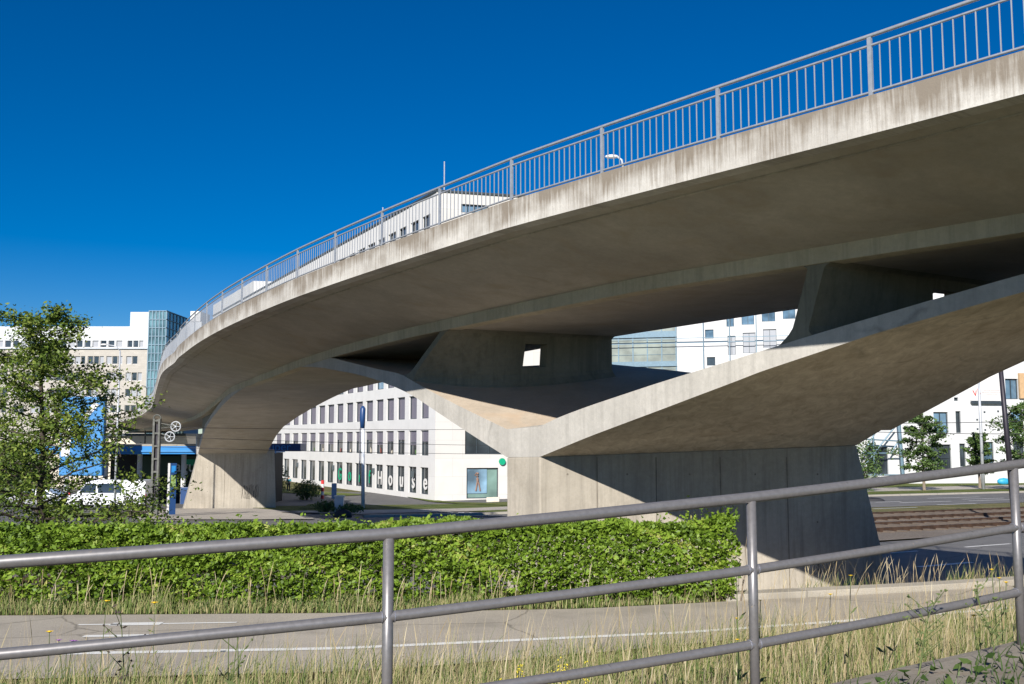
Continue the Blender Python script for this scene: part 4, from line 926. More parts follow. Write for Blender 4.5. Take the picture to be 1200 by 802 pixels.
vehicle('delivery_van', 'white delivery van parked on the street behind the leafy tree', 'van', (gx(132, VY), VY, vz),
        [(-2.75, .35), (-2.8, .95), (-2.1, 1.15), (-1.45, 1.95), (-1.1, 2.08), (2.7, 2.08), (2.8, 1.9), (2.8, .35)], 1.95, M['carwhite'], (-1.85, 1.75), .34,
        [[(-1.9, 1.2), (-1.4, 1.85), (-.7, 1.85), (-.7, 1.2)], [(-.55, 1.2), (-.55, 1.85), (1.1, 1.85), (1.1, 1.2)]])
CYy = 79.; vehicle('parked_car', 'silver car parked left of the white van behind the tree', 'car', (gx(48, CYy), CYy, gfar(gx(48, CYy), CYy)+.05),
        [(-2.1, .3), (-2.15, .75), (-1.2, .9), (-.6, 1.4), (.9, 1.42), (1.7, .98), (2.1, .9), (2.1, .3)], 1.75, M['silver'], (-1.3, 1.3), .31,
        [[(-1.0, .95), (-.55, 1.33), (.1, 1.33), (.1, .95)], [(.18, .95), (.18, 1.33), (.85, 1.33), (1.4, .98)]])

# ------------------------------------------------------------------ masts, lamps, signs
def gpt(x, Y): X = ratio(x, HY)[0]*Y; return Vector((X, Y, gfar(X, Y)))
MY = 58.; mb_ = gpt(183.5, MY); mast = thing('catenary_mast', 'grey twin channel catenary mast with two tensioning wheels beside the far pier', 'mast', mb_)
zt_ = ratio(183, 491)[1]*MY
for sgn in (-1, 1):
    b = MB(); b.box((mb_.x+sgn*.15-.06, MY-.12, mb_.z), (mb_.x+sgn*.15+.06, MY+.12, zt_)); b.build('channel', M['mastgrey'], mast, bevel=.01)
MB().box((mb_.x-.1, MY+.02, mb_.z+.3), (mb_.x+.1, MY+.05, zt_-.3)).build('dark_gap_fill', M['darkmast'], mast)  # dark plate added to stand for the dim gap between the channels
b = MB()
for k in range(8): z = mb_.z+.4+k*(zt_-mb_.z-.5)/7; b.box((mb_.x-.13, MY-.1, z-.05), (mb_.x+.13, MY-.09, z+.05))
b.tube([(mb_.x+.215*math.cos(a), MY, zt_+.215*math.sin(a)) for a in np.linspace(0, math.pi, 9)], .045, 6); b.build('batten', M['mastgrey'], mast)
for (x, y) in ((206, 500), (199, 512)):
    c = at(x, y, MY-.1); b = MB(); b.tube([c+Vector((.27*math.cos(a), 0, .27*math.sin(a))) for a in np.linspace(0, 2*math.pi, 21)], .035, 6, cap=False)
    for k in range(5): a = 2*math.pi*k/5; b.tube([c, c+Vector((.26*math.cos(a), 0, .26*math.sin(a)))], .018, 5)
    b.tube([c+Vector((0, -.06, 0)), c+Vector((0, .06, 0))], .05, 8); b.build('tension_wheel', M['lampgrey'], mast)
    b = MB(); b.tube([c, Vector((mb_.x+.2, MY, c.z+.18))], .035, 6); b.tube([c, Vector((mb_.x+.2, MY, c.z-.1))], .025, 6); b.build('wheel_arm', M['mastgrey'], mast)
for k, (ya, xb, yb, Yb, lb_) in enumerate(((501, 900, 497, 75, 'upper'), (512.5, 900, 522, 75, 'middle'), (524, 900, 531, 75, 'lowest'))):
    a = at(200 if k < 2 else 188, ya, MY-.1); c = at(xb, yb, Yb); pts = [lerp(a, c, q)+Vector((0, 0, -.25*4*q*(1-q))) for q in np.linspace(0, 1, 13)]
    tag(MB().tube(pts, .013, 5).build('overhead_wire', M['wire']), '%s contact wire running right from the mast with the wheels' % lb_, 'wire', 'tram overhead wires')
for k, (x0, y0, Y0, x1, y1, Y1, lb_) in enumerate(((1000, 497, 60, 1260, 492, 64, 'upper'), (1000, 506, 60, 1260, 509, 64, 'lower'))):
    a = at(x0, y0, Y0); c = at(x1, y1, Y1); tag(MB().tube([a, lerp(a, c, .5)-Vector((0, 0, .05)), c], .02, 5).build('overhead_wire', M['wire']), '%s contact wire crossing in front of the low white building' % lb_, 'wire', 'tram overhead wires')
def fix_masts(): pass
# totem
TY = 62.; tb = gpt(203, TY); tz = ratio(203, 543)[1]*TY; tot = thing('totem_sign', 'slim blue totem sign with white edge standing on the platform', 'sign', tb)
Tm = Matrix.Translation(tb)@Matrix.Rotation(R(28), 4, 'Z')
MB().box((-.24, -.09, 0), (-.14, .09, tz-tb.z), Tm).build('white_edge', M['white'], tot); MB().box((-.14, -.08, .05), (.24, .08, tz-tb.z), Tm).build('panel', M['deepblue'], tot)
b = MB(); b.box((-.08, -.1, 1.7), (.2, -.085, 2.4), Tm); b.build('map_field', plain('map_print', (.20, .30, .10), .5, var=.6, scale=8), tot)
b = MB(); b.box((-.06, -.1, 2.55), (.18, -.085, 2.95), Tm); b.build('emblem_field', M['blue'], tot)
def lamp(x, Y, ytop, label, r=.07, arm=None, mat='lampgrey', head=True, base=None, zt0=None, name='street_lamp'):
    p = base or gpt(x, Y); z = zt0 if zt0 is not None else ratio(x, ytop)[1]*Y
    t_ = thing(name, label, 'lamp', p)
    MB().tube([p, (p.x, p.y, z-.4)], [r*1.3, r*.8], 10).build('pole', M[mat], t_, sm=True)
    ax = arm or (0, 0); b = MB(); b.tube([(p.x, p.y, z-.42), (p.x+ax[0]*.3, p.y+ax[1]*.3, z-.1), (p.x+ax[0], p.y+ax[1], z)], r*.6, 8); b.build('arm', M[mat], t_, sm=True)
    if head:
        d = Vector((ax[0], ax[1], 0)); d = d.normalized() if d.length else Vector((1, 0, 0)); h = Vector((p.x+ax[0], p.y+ax[1], z)); b = MB(); b.ball(h+d*.2*min(1, r*14), .16*min(1, r*10), 12, (2.4 if abs(d.x) > .5 else 1, 2.4 if abs(d.y) > .5 else 1, .7)); b.build('lamp_head', M['white'], t_, sm=True)
    return t_
lamp(137, 66, 404, 'tall thin street lamp rising in front of the left office block', .06, (-.9, 0))
lamp(714, 70, 431, 'street lamp whose white head shows in the opening beside the cross wall', .08, (1.1, 0))
lamp(1150, 92, 430, 'pale street lamp standing on the verge before the low white building', .12, (-1.2, 0))
lamp(170, 125, 452, 'small distant lamp below the glass tower', .09, (-.7, 0), 'mastgrey')
dk_s = 8.2; dp = B(dk_s, CEND-.6, ztop(dk_s)-.06)
rL, zL = ratio(731, 183); lamp(0, 0, 0, 'lamp on the bridge deck with its head above the railing', .045, (-.16, .03), base=Vector((rL*dp.y, dp.y, dp.z)), zt0=zL*dp.y)
# column with furled blue flag
FY = 75.; fb0 = gpt(426.5, FY); fz = ratio(424, 476)[1]*FY; fl = thing('flagpole', 'pale flagpole with furled dark blue flag on the street before the white building', 'flagpole', fb0)
MB().tube([fb0, (fb0.x-.1, FY, fz-.3)], [.14, .11], 12).build('pole', plain('pale_blue_pole', (.66, .69, .75), .5, var=.05), fl, sm=True)
MB().tube([(fb0.x-.12, FY-.02, fz-1.6), (fb0.x-.12, FY-.02, fz-.9), (fb0.x-.1, FY-.02, fz-.2), (fb0.x-.1, FY-.02, fz)], [.17, .2, .2, .08], 10).build('furled_flag', M['deepblue'], fl, sm=True)
b = MB(); b.tube([(fb0.x-.28, FY, fz-5), (fb0.x-.28, FY, fz-1.6)], .05, 8); b.build('banner_strap', M['steel'], fl)
# dark leaning mast
q0 = at(1190, 618, 44.5); q0.z = gfar(q0.x, q0.y); q1 = at(1174, 447, 44.5); up = (q1-q0); b_t = q0+up*1.3
dm = thing('tram_mast', 'dark slightly leaning tram mast at the right edge beside the tracks', 'mast', q0)
MB().tube([q0, b_t], [.13, .09], 12).build('pole', M['darkmast'], dm, sm=True); MB().box((q0.x-.25, q0.y-.25, q0.z-.05), (q0.x+.25, q0.y+.25, q0.z+.06)).build('base_plate', M['mastgrey'], dm)
# utility box, blue sign, rock, striped post, stones, litter
p = gpt(398.5, 66); t_ = thing('utility_box', 'small white utility cabinet on the grass island', 'cabinet', p); MB().box((p.x-.25, 65.8, p.z), (p.x+.3, 66.2, p.z+1.05)).build('cabinet', M['lampgrey'], t_, bevel=.02); MB().box((p.x-.3, 65.75, p.z+1.05), (p.x+.35, 66.25, p.z+1.12)).build('lid', M['white'], t_)
p = gpt(393.5, 67); t_ = thing('traffic_sign', 'narrow blue traffic sign on a post beside the white cabinet', 'sign', p); MB().tube([p, p+Vector((0, 0, 1.9))], .05, 8).build('post', M['lampgrey'], t_); MB().box((p.x-.2, 66.88, p.z+.9), (p.x+.12, 66.93, p.z+1.9)).build('plate', plain('sign_plate_blue', (.10, .20, .36), .5), t_)
p = gpt(379, 106); t_ = thing('striped_post', 'short red and white striped post beside the street', 'bollard', p)
for k in range(5): MB().tube([p+Vector((0, 0, .38*k)), p+Vector((0, 0, .38*(k+1)))], .16, 10).build('band', M['red'] if k % 2 == 0 else M['white'], t_)
def rock(x, Y, s, mat, label, name='boulder', cat='rock'):
    p = gpt(x, Y); b = MB(); b.ball((p.x, p.y, p.z+s[2]*.35), 1, 12, s); v = [(a+random.uniform(-.08, .08)*s[0], b_+random.uniform(-.08, .08)*s[1], c+random.uniform(-.1, .1)*s[2]) for a, b_, c in b.v]; b.v = v
    tag(b.build(name, mat, base=p, sm=True), label, cat)
rock(403, 58, (.55, .4, .35), M['trouser'], 'dark boulder lying on the asphalt left of the flagpole')
for i, (x, l_) in enumerate(((574, 'left'), (581, 'right'))):
    p = gpt(x, 97); tag(MB().box((p.x-.3, 96.7, p.z), (p.x+.35, 97.2, p.z+.45)).build('concrete_block', M['cream'], base=p, bevel=.05), '%s one of two tan blocks lying in the grass below the shopfront' % l_, 'block', 'tan blocks below the shopfront')
p = gpt(1174, 108); tag(MB().ball(p+Vector((0, 0, .35)), .55, 10, (1.3, .6, .7)).build('tarpaulin_bundle', M['cyan'], base=p, sm=True), 'bright blue tarpaulin bundle lying against the low white building', 'bundle')
p = gpt(1019, 68); tag(MB().ball(p+Vector((0, 0, .05)), .9, 12, (1, .45, .28)).build('traffic_island_nose', M['trouser'], base=p, sm=True), 'dark rounded kerb nose on the far carriageway beside the pier', 'kerb')

# person far off
PYp = 121.; pp = gpt(339.3, PYp)
def person(p):
    J = {'pel': (0, 0, .95), 'sp': (0, 0, 1.2), 'ch': (0, 0, 1.42), 'nk': (0, 0, 1.52), 'hd': (0, -.02, 1.66),
         'hl': (-.1, 0, .9), 'kl': (-.12, -.04, .5), 'al': (-.12, .06, .08), 'tl': (-.12, -.1, .04), 'hr': (.1, 0, .9), 'kr': (.14, -.1, .5), 'ar': (.15, -.06, .08), 'tr': (.15, -.22, .04),
         'sl': (-.2, 0, 1.42), 'el': (-.27, .05, 1.14), 'wl': (-.26, -.05, .9), 'fl': (-.26, -.08, .8), 'sr': (.2, 0, 1.42), 'er': (.28, -.02, 1.15), 'wr': (.22, -.2, 1.0), 'fr': (.2, -.28, .97)}
    E_ = [('pel', 'sp'), ('sp', 'ch'), ('ch', 'nk'), ('nk', 'hd'), ('pel', 'hl'), ('hl', 'kl'), ('kl', 'al'), ('al', 'tl'), ('pel', 'hr'), ('hr', 'kr'), ('kr', 'ar'), ('ar', 'tr'), ('ch', 'sl'), ('sl', 'el'), ('el', 'wl'), ('wl', 'fl'), ('ch', 'sr'), ('sr', 'er'), ('er', 'wr'), ('wr', 'fr')]
    rad = {'pel': .15, 'sp': .13, 'ch': .15, 'nk': .06, 'hd': .11, 'hl': .1, 'hr': .1, 'kl': .065, 'kr': .065, 'al': .045, 'ar': .045, 'tl': .04, 'tr': .04, 'sl': .065, 'sr': .065, 'el': .045, 'er': .045, 'wl': .032, 'wr': .032, 'fl': .035, 'fr': .035}
    def skin_obj(names, grow, name, mat, parent):
        me = bpy.data.meshes.new(name); ks = [k for k in J if k in names]; es = [(ks.index(a), ks.index(b_)) for a, b_ in E_ if a in ks and b_ in ks]
        me.from_pydata([J[k] for k in ks], es, []); o = link(bpy.data.objects.new(name, me)); o.modifiers.new('s', 'SKIN')
        bpy.context.view_layer.update()
        if not len(me.skin_vertices):
            bm = bmesh.new(); bm.from_mesh(me); bm.verts.layers.skin.verify(); bm.to_mesh(me); bm.free()
        for i, k in enumerate(ks): me.skin_vertices[0].data[i].radius = (rad[k]+grow,)*2
        me.skin_vertices[0].data[0].use_root = True
        sb = o.modifiers.new('u', 'SUBSURF'); sb.levels = 1; sb.render_levels = 1; bpy.context.view_layer.update()
        nm = bpy.data.meshes.new_from_object(o.evaluated_get(bpy.context.evaluated_depsgraph_get())); bpy.data.objects.remove(o); nm.materials.clear(); nm.materials.append(mat); nm.transform(Matrix.Translation(p))
        return finish(name, nm, parent, smooth_sh=True)
    t_ = thing('person', 'person in a teal shirt standing among bushes near the white building', 'person', p)
    skin_obj(set(J), 0, 'body', M['skin'], t_)
    skin_obj({'pel', 'sp', 'ch', 'sl', 'sr', 'el', 'er'}, .022, 'shirt', M['teal'], t_)
    skin_obj({'pel', 'hl', 'hr', 'kl', 'kr', 'al', 'ar'}, .02, 'trousers', M['trouser'], t_)
    MB().ball(p+Vector((0, .02, 1.72)), .125, 12, (1, 1, .85)).build('hair', M['hair'], t_, sm=True)
person(pp)

# ------------------------------------------------------------------ foliage
def leaves(C, size, spread, flat=.5, aspect=.55, up=.3):
    """C (n,3) centres -> folded leaf quads"""
    n = len(C); nrm = rng.normal(size=(n, 3)); nrm[:, 2] = np.abs(nrm[:, 2])+up; nrm[:, 1] -= .35; nrm /= np.linalg.norm(nrm, axis=1)[:, None]
    a = rng.normal(size=(n, 3)); a -= (a*nrm).sum(1)[:, None]*nrm; a /= np.linalg.norm(a, axis=1)[:, None]; b_ = np.cross(nrm, a)
    L = (size*(1+spread*(rng.random(n)-.5)*2))[:, None]
    fold = nrm*L*.12
    V = np.stack([C-a*L*.5, C+b_*L*aspect*.5-fold, C+a*L*.5, C-b_*L*aspect*.5-fold], 1).reshape(-1, 3)
    F = np.arange(n*4).reshape(n, 4); return V, F
def noise1(x, seed, sc):                       # cheap smooth value noise
    r_ = np.random.default_rng(seed).random(4096); q = x/sc; i = np.floor(q).astype(int); f = q-i; f = f*f*(3-2*f); return r_[i % 4096]*(1-f)+r_[(i+1) % 4096]*f
# hedge
HX0, HX1 = -19., 3.85
def hedge_line(X): return 17.35+.035*(X-3.85)
hd_ = thing('hedge', 'long bright green clipped hedge running beside the cycle path below the bridge', 'hedge', (-3, 17.2, ZP))
n = 100000; X = HX0+(HX1-HX0)*rng.random(n); 
pr = rng.random(n); Ht = 1.25+.05*(noise1(X, 3, .8)-.5)*2+.07*(noise1(X, 4, 2.7)-.5)*2+.10*np.clip((X-2.4)/1.2, 0, 1)
base_y = hedge_line(X)
h = rng.random(n)**.85; face = rng.random(n)
dep = np.where(face < .62, rng.random(n)**2*.28, rng.random(n)*.95)
Zr = np.where(face < .62, h, 1-rng.random(n)**2*.16)
bulge = .10*(noise1(X*1.0+Zr*3.1, 8, .55)-.5)*2+.07*(noise1(X*2.3-Zr*7, 9, .5)-.5)*2
Z = ZP+.05+Zr*(Ht-.05)+.05*(noise1(X, 12, .22)-.5)*2*(Zr > .85)
Yh = base_y+dep-bulge*(dep < .3)+.22*(1-np.sin(np.clip(Zr, 0, 1)*math.pi*.8+.35))
endr = HX1-.25*np.abs(Zr-.55)**1.5; keep = X < endr+.15*(noise1(Z, 21, .2)-.5)
thin = (Zr < .4)&(noise1(X*1.7, 31, .5)*noise1(Z*2.2+X, 32, .35) > .5)&(rng.random(n) < .6); keep &= ~thin
C = np.stack([X, Yh, Z], 1)[keep]
ni = 26000; Xi = HX0+.1+(HX1-HX0-.25)*rng.random(ni); Ci = np.stack([Xi, hedge_line(Xi)+.22+.5*rng.random(ni), ZP+.1+1.2*rng.random(ni)], 1)
gap_ = (Ci[:, 2] < ZP+.62)&(noise1(Xi*1.7, 31, .5) > .55); Ci = Ci[~gap_ | (rng.random(ni) < .25)]; C = np.vstack([C, Ci])
nsh = 900; sx = HX0+(HX1-HX0)*rng.random(nsh)                      # loose shoots on top
shoot = []; 
for i in range(nsh):
    hh = .04+.20*rng.random()**4+(.30*rng.random()**2 if sx[i] > 2.9 else 0)
    for k in range(4): shoot.append((sx[i]+rng.normal()*.02, hedge_line(sx[i])+.1+.7*rng.random()*.5, ZP+1.23+hh*k/3+(.1 if sx[i] > 2.9 else 0)))
C = np.vstack([C, np.array(shoot)])
V, F = leaves(C, .084, .5); tone = np.clip(.62*noise1(C[:, 0]*1.3+C[:, 2]*2, 41, .35)*noise1(C[:, 0]+C[:, 2]*4+9, 42, .22)+.55*rng.random(len(C))**1.2, 0, 1)
fast_mesh('foliage', V, F, M['hedge'], hd_, colors=tone)
b = MB()
for i in range(130):
    x = HX0+(HX1-HX0)*random.random(); y = hedge_line(x)+.35+random.uniform(-.15, .25); pts = [Vector((x, y, ZP-.02))]
    for k in range(4): pts.append(pts[-1]+Vector((random.uniform(-.12, .12), random.uniform(-.08, .06), .29)))
    b.tube(pts, [.016, .013, .01, .007, .004], 5, cap=False)
b.build('branches', M['bark_pale'], hd_, fix=False)['kind'] = 'stuff'
# tree generator
def tree(name, label, base, height, crown_r, trunk_r, n_leaf, leaf_size, mat, bark, seed, crown_z0=.22, group=None, lean=(0, 0), shape=1.0, nb=26, cat='tree', top_bias=1.0, clump=.36):
    rd = random.Random(seed); t_ = thing(name, label, cat, base, group); b = MB(); base = Vector(base); tips = []
    tp = [base+Vector((lean[0]*q+rd.uniform(-.04, .04)*height*.15*(q > 0), lean[1]*q+rd.uniform(-.04, .04)*height*.15*(q > 0), height*.93*q)) for q in np.linspace(0, 1, 9)]
    b.tube(tp, [trunk_r*(1-.85*q)+.012 for q in np.linspace(0, 1, 9)], 8)
    for i in range(nb):
        q = crown_z0+(1-crown_z0-.04)*((i+.5)/nb)**top_bias; k = min(7, int(q*8)); p0 = lerp(tp[k], tp[k+1], q*8-k)
        rr_ = crown_r*shape_fn(q, crown_z0, shape)*rd.uniform(.7, 1.12); az = i*2.4+rd.uniform(-.5, .5)
        dv = Vector((math.cos(az), math.sin(az), 0)); el = rd.uniform(.15, .55)+.5*(q-.5); pts = [p0]
        for m_ in range(1, 5):
            f = m_/4; pts.append(p0+dv*rr_*f+Vector((rd.uniform(-.07, .07)*rr_, rd.uniform(-.07, .07)*rr_, rr_*el*f*(1-.25*f))))
        r0 = trunk_r*(1-.8*q)*.45; b.tube(pts, [r0*(1-.8*m_/4)+.004 for m_ in range(5)], 5, cap=False); tips.append((pts, rr_))
        for m_ in (1, 2, 3, 4):
            for _ in range(2):
                d2_ = Vector((rd.uniform(-1, 1), rd.uniform(-1, 1), rd.uniform(-.1, .7))).normalized()*rr_*rd.uniform(.22, .42); e = pts[m_]+d2_
                b.tube([pts[m_], lerp(pts[m_], e, .5)+Vector((0, 0, .03)), e], [r0*.3+.003, r0*.2+.002, .002], 4, cap=False); tips.append(([pts[m_], lerp(pts[m_], e, .4), lerp(pts[m_], e, .7), e, e], rr_*.6))
    b.build('trunk', bark, t_, fix=False, sm=True)
    cl = []
    for pts, rr_ in tips:
        for m_ in (1, 2, 3, 4): cl.append((pts[min(m_, len(pts)-1)], max(.1*crown_r, rr_*.2)*rd.uniform(.6, 1.2)*clump/.36, rd.random()))
    cl.append((tp[-1], crown_r*.12, .5)); cc = np.array([tuple(c[0]) for c in cl]); cr_ = np.array([c[1] for c in cl]); ct = np.array([c[2] for c in cl])
    idx = rng.integers(0, len(cl), n_leaf); C = cc[idx]+rng.normal(size=(n_leaf, 3))*cr_[idx][:, None]*np.array([.55, .55, .32])
    V, F = leaves(C, leaf_size, .45, up=.5); tone = np.clip(.55*ct[idx]+.45*rng.random(n_leaf), 0, 1); fast_mesh('crown', V, F, mat, t_, colors=tone); return t_
def shape_fn(q, z0, kind):
    u = clamp((q-z0)/(1-z0)); return (1-u)**.75*.95+.12 if kind > 1.5 else max(.18, math.sin(math.pi*clamp(.25+.72*u))**.8)
tY = 23.; tbse = Vector((ratio(56, HY)[0]*tY, tY, -3.6))
tree('leafy_tree', 'slender green tree with an open ragged crown standing behind the hedge at the left', tbse, 6.95, 3.0, .085, 27000, .088, M['leaf'], M['bark'], 5, .16, lean=(-.35, .2), shape=2, nb=40, top_bias=1.2, clump=.31)
sb_ = Vector((ratio(150, HY)[0]*21, 21, -3.6))
tree('low_shrub', 'low twiggy shrub just behind the hedge beside the catenary mast', sb_, 2.15, .8, .03, 900, .08, M['leaf'], M['bark'], 9, .3, nb=10, cat='shrub')
for i, (x, Y, yt, cr_, l_, sd_) in enumerate(((1081, 89, 478, 2.1, 'taller street tree with ragged crown before the low white building', 3), (1146, 96, 503, 1.25, 'small narrow street tree behind the pale lamp post', 4), (1203, 88, 466, 2.4, 'street tree cut by the right edge behind the dark mast', 6))):
    p = gpt(x, Y); tree('street_tree', l_, p, ratio(x, yt)[1]*Y-p.z, cr_, .13, 7000, .24, M['leaf_far'], M['bark_pale'], sd_, .26 if i else .2, group='street trees before the low white building', nb=20, clump=.5)
def bush(x, Y, w_, h_, label, n=1500, ls=.2, name='bush', mat='leaf_far', group=None):
    p = gpt(x, Y); t_ = thing(name, label, 'bush', p, group); u = rng.normal(size=(n, 3)); u /= np.linalg.norm(u, axis=1)[:, None]; r_ = rng.random(n)**.35
    r_ *= .8+.35*noise1(u[:, 0]*2+u[:, 2]*1.3+5, 50+int(x), .3); C = u*r_[:, None]*np.array([w_/2, w_/2*.8, h_*.55])+np.array([p.x, p.y, p.z+h_*.5]); C = C[C[:, 2] > p.z+.03]
    V, F = leaves(C, ls, .5); fast_mesh('foliage', V, F, M[mat], t_, colors=rng.random(len(C)))
    b = MB()
    for k in range(7): b.tube([p, p+Vector((random.uniform(-.3, .3)*w_, random.uniform(-.2, .2)*w_, h_*.7))], [.05, .01], 5)
    b.build('twigs', M['bark'], t_)
bush(361, 104, 3.0, 2.0, 'rounded dark bush beside the person at the side street'); bush(324, 112, 2.6, 3.2, 'tall bush directly behind the right edge of the far pier')
bush(384, 67, 2.0, .8, 'low spreading bush on the grass island', 900, .14); bush(410, 66, 2.2, .6, 'low bush right of the white cabinet', 700, .14)
bush(1010, 88, 3.2, 4.4, 'yellowish green shrub between the pier and the street trees', 1800, .22)
bush(388, 30, 1.0, 1.4, 'sprig of bright shoots rising just above the hedge', 420, .07, 'low_shrub', 'hedge')
for k, (x, Y, w_, h_) in enumerate(((-30, 110, 14, 9), (20, 105, 9, 6))): bush(x, Y, w_, h_, ('wide' if k == 0 else 'lower')+' dark bush mass far behind the leafy tree', 2600, .4)

# ------------------------------------------------------------------ grasses
def blades(P, H, W, bend, seg=3, mat='straw', name='dry_grass', label='', tone=None, head=0., lean_dir=(.5, .1), parent=None):
    n = len(P); az = rng.random(n)*2*math.pi; d = np.stack([np.cos(az), np.sin(az), np.zeros(n)], 1)*.6+np.array([lean_dir[0], lean_dir[1], 0])*.5
    sd_ = np.stack([np.cos(az*1.7), np.sin(az*1.7)*.3, np.zeros(n)], 1); sd_ /= np.linalg.norm(sd_, axis=1)[:, None]
    rows = []
    for k in range(seg+1):
        f = k/seg; c = P+np.array([0, 0, 1])*(H*f*(1-.15*bend*f))[:, None]+d*(H*bend*f*f)[:, None]
        wdt = W*(1-f*.75) if not head else W*np.where(f > .74, head*(1.15-f)/.4, .8-.3*f)
        if k == seg: wdt = W*.15
        rows += [c-sd_*np.reshape(wdt, (-1, 1))*.5, c+sd_*np.reshape(wdt, (-1, 1))*.5]
    V = np.stack(rows, 1).reshape(-1, 3); m_ = 2*(seg+1); F = []
    base = np.arange(n)*m_
    for k in range(seg): F.append(np.stack([base+2*k, base+2*k+1, base+2*k+3, base+2*k+2], 1))
    F = np.stack(F, 1).reshape(-1, 4); tn = np.repeat(rng.random(n) if tone is None else tone, seg)
    o = fast_mesh(name, V, F, M[mat], parent, colors=tn)
    if parent is None: tag(o, label, kind='stuff')
    return o
def bank_pts(n, ya, yb, xa=-9, xb=15, dens=None):
    out = []
    while len(out) < n:
        X = random.uniform(xa, xb); fy = fence_y(X); pn = pnear(X); k = random.uniform(ya, yb); Y = lerp(fy+.15, pn+.05, k)
        if dens and random.random() > dens(X, Y): continue
        out.append((X, Y, g(X, Y)-.03))
    return np.array(out)
patch = lambda X, Y: (.12+.88*float(noise1(np.array([X*1.0+Y*.6]), 61, .9)[0])**1.5)*(.45 if X < 0 else .6 if X < 2.5 else 1)
P_ = bank_pts(10500, .0, 1.0, dens=patch); blades(P_, (.22+.62*rng.random(len(P_)))*(.5+1.0*noise1(P_[:, 0]*1.1+P_[:, 1], 91, .45)), .0022+.0018*rng.random(len(P_)), .1+.9*rng.random(len(P_))**1.6, 5, 'straw', 'dry_grass', 'tall dry straw coloured grass on the bank between railing and path', lean_dir=(.3, 0))
P_ = bank_pts(1000, .0, .95, dens=patch); blades(P_, .5+.45*rng.random(len(P_)), .0045+.003*rng.random(len(P_)), .12+.3*rng.random(len(P_)), 8, 'straw', 'seeding_grass', 'dry grass stalks with pale seed heads on the bank', head=1.5, lean_dir=(.5, 0))
P_ = bank_pts(32000, .0, 1.0); blades(P_, (.10+.34*rng.random(len(P_))**1.3)*(.45+1.1*noise1(P_[:, 0]*1.3-P_[:, 1]*.7+50, 92, .38)), .008+.005*rng.random(len(P_)), .2+.9*rng.random(len(P_)), 3, 'grass', 'green_grass', 'short green grass on the bank below the dry stalks')
# grass strip in front of the hedge
m_ = 16000; X = -19+22.9*rng.random(m_); Y = np.array([pfar(x) for x in X])+.03+1.5*rng.random(m_)**1.1; P_ = np.stack([X, Y, np.full(m_, ZP)], 1)
blades(P_, .05+.34*rng.random(m_)**1.2*(.15+1.25*noise1(X, 71, .4)*noise1(X+30, 72, 1.1)+.3*noise1(X, 73, .15)), np.full(m_, .014), .2+.5*rng.random(m_), 3, 'grass', 'verge_grass', 'green grass strip growing between hedge and cycle path')
m_ = 330; X = -19+23*rng.random(m_); Y = np.array([pfar(x) for x in X])+.05+1.0*rng.random(m_); P_ = np.stack([X, Y, np.full(m_, ZP)], 1)
blades(P_, .35+.45*rng.random(m_), np.full(m_, .011), .1+.3*rng.random(m_), 6, 'straw', 'verge_stalks', 'thin dry stalks scattered in the strip before the hedge', head=1.5)
m_ = 5200; X = -19+22.9*rng.random(m_); cl_ = noise1(X, 81, .35); X = X[cl_ > .45]; m_ = len(X); Y = np.array([pfar(x) for x in X])+.15+1.3*rng.random(m_)
V, F = leaves(np.stack([X, Y, ZP+.02+.22*rng.random(m_)], 1), .06, .6, up=.8); tag(fast_mesh('verge_weeds', V, F, M['weed'], colors=rng.random(m_)), 'dark leafy weeds in the strip before the hedge', kind='stuff')
P_ = bank_pts(9000, .0, 1.0); k_ = noise1(P_[:, 0]*1.2+P_[:, 1]*.5, 83, .4) > .62; P_ = P_[k_]; P_[:, 2] += .03+.2*rng.random(len(P_))
V, F = leaves(P_, .05, .6, up=.5); tag(fast_mesh('bank_weeds', V, F, M['weed'], colors=rng.random(len(P_))), 'patches of leafy weeds among the grass on the bank', kind='stuff')
# weeds behind the kerb at the pier foot
m_ = 900; X = 3.9+9*rng.random(m_); Y = np.array([pfar(x) for x in X])+.36+.25*rng.random(m_); P_ = np.stack([X, Y, np.full(m_, ZP-.15)], 1); cl_ = noise1(X, 77, .6)
blades(P_, .1+.5*rng.random(m_)*np.clip(cl_*1.5-.3, 0.05, 1), np.full(m_, .016), .2+.4*rng.random(m_), 4, 'grass', 'kerb_weeds', 'weeds growing along the kerb at the foot of the near pier')
m_ = 200; X = 4+9*rng.random(m_); Y = np.array([pfar(x) for x in X])+.36+.2*rng.random(m_); P_ = np.stack([X, Y, np.full(m_, ZP-.1)], 1)
blades(P_, .25+.5*rng.random(m_), np.full(m_, .009), .15+.4*rng.random(m_), 6, 'straw', 'kerb_stalks', 'dry seed stalks along the kerb at the foot of the near pier', head=1.6)

# ------------------------------------------------------------------ foreground railing on its concrete footing
fn = thing('pedestrian_railing', 'grey tubular steel railing with three rails crossing the foreground', 'railing', (FP0.x, FP0.y, -1.6))
def fp(k, z): return Vector((FP0.x+1.932*k-.027*k*(k-1), FP0.y+.713*k+.0625*k*(k-1), z))
def fmid(k): return ftop(k)-.395
def flow(k): return ftop(k)-.80
for fnc, r_ in ((ftop, .030), (fmid, .026), (flow, .026)):
    MB().tube([fp(k, fnc(k)) for k in np.arange(-2.5, 4.6, .25)], r_, 16).build('rail', M['fence'], fn, sm=True)
for k in (-2, -1, 0, 1, 2, 3, 4):
    MB().tube([fp(k, ftop(k)-1.22), fp(k, ftop(k)-.02)], .027, 16).build('post', M['fence'], fn, sm=True)
    for fnc in (fmid, flow):
        for sg_ in (-1, 1):
            c = fp(k, fnc(k)); dd = Vector((FD.x, FD.y, 0))*sg_; MB().tube([c+dd*.029, c+dd*.034], .0285, 16).build('weld_seam', M['steel'], fn)
b = MB(); rows = []
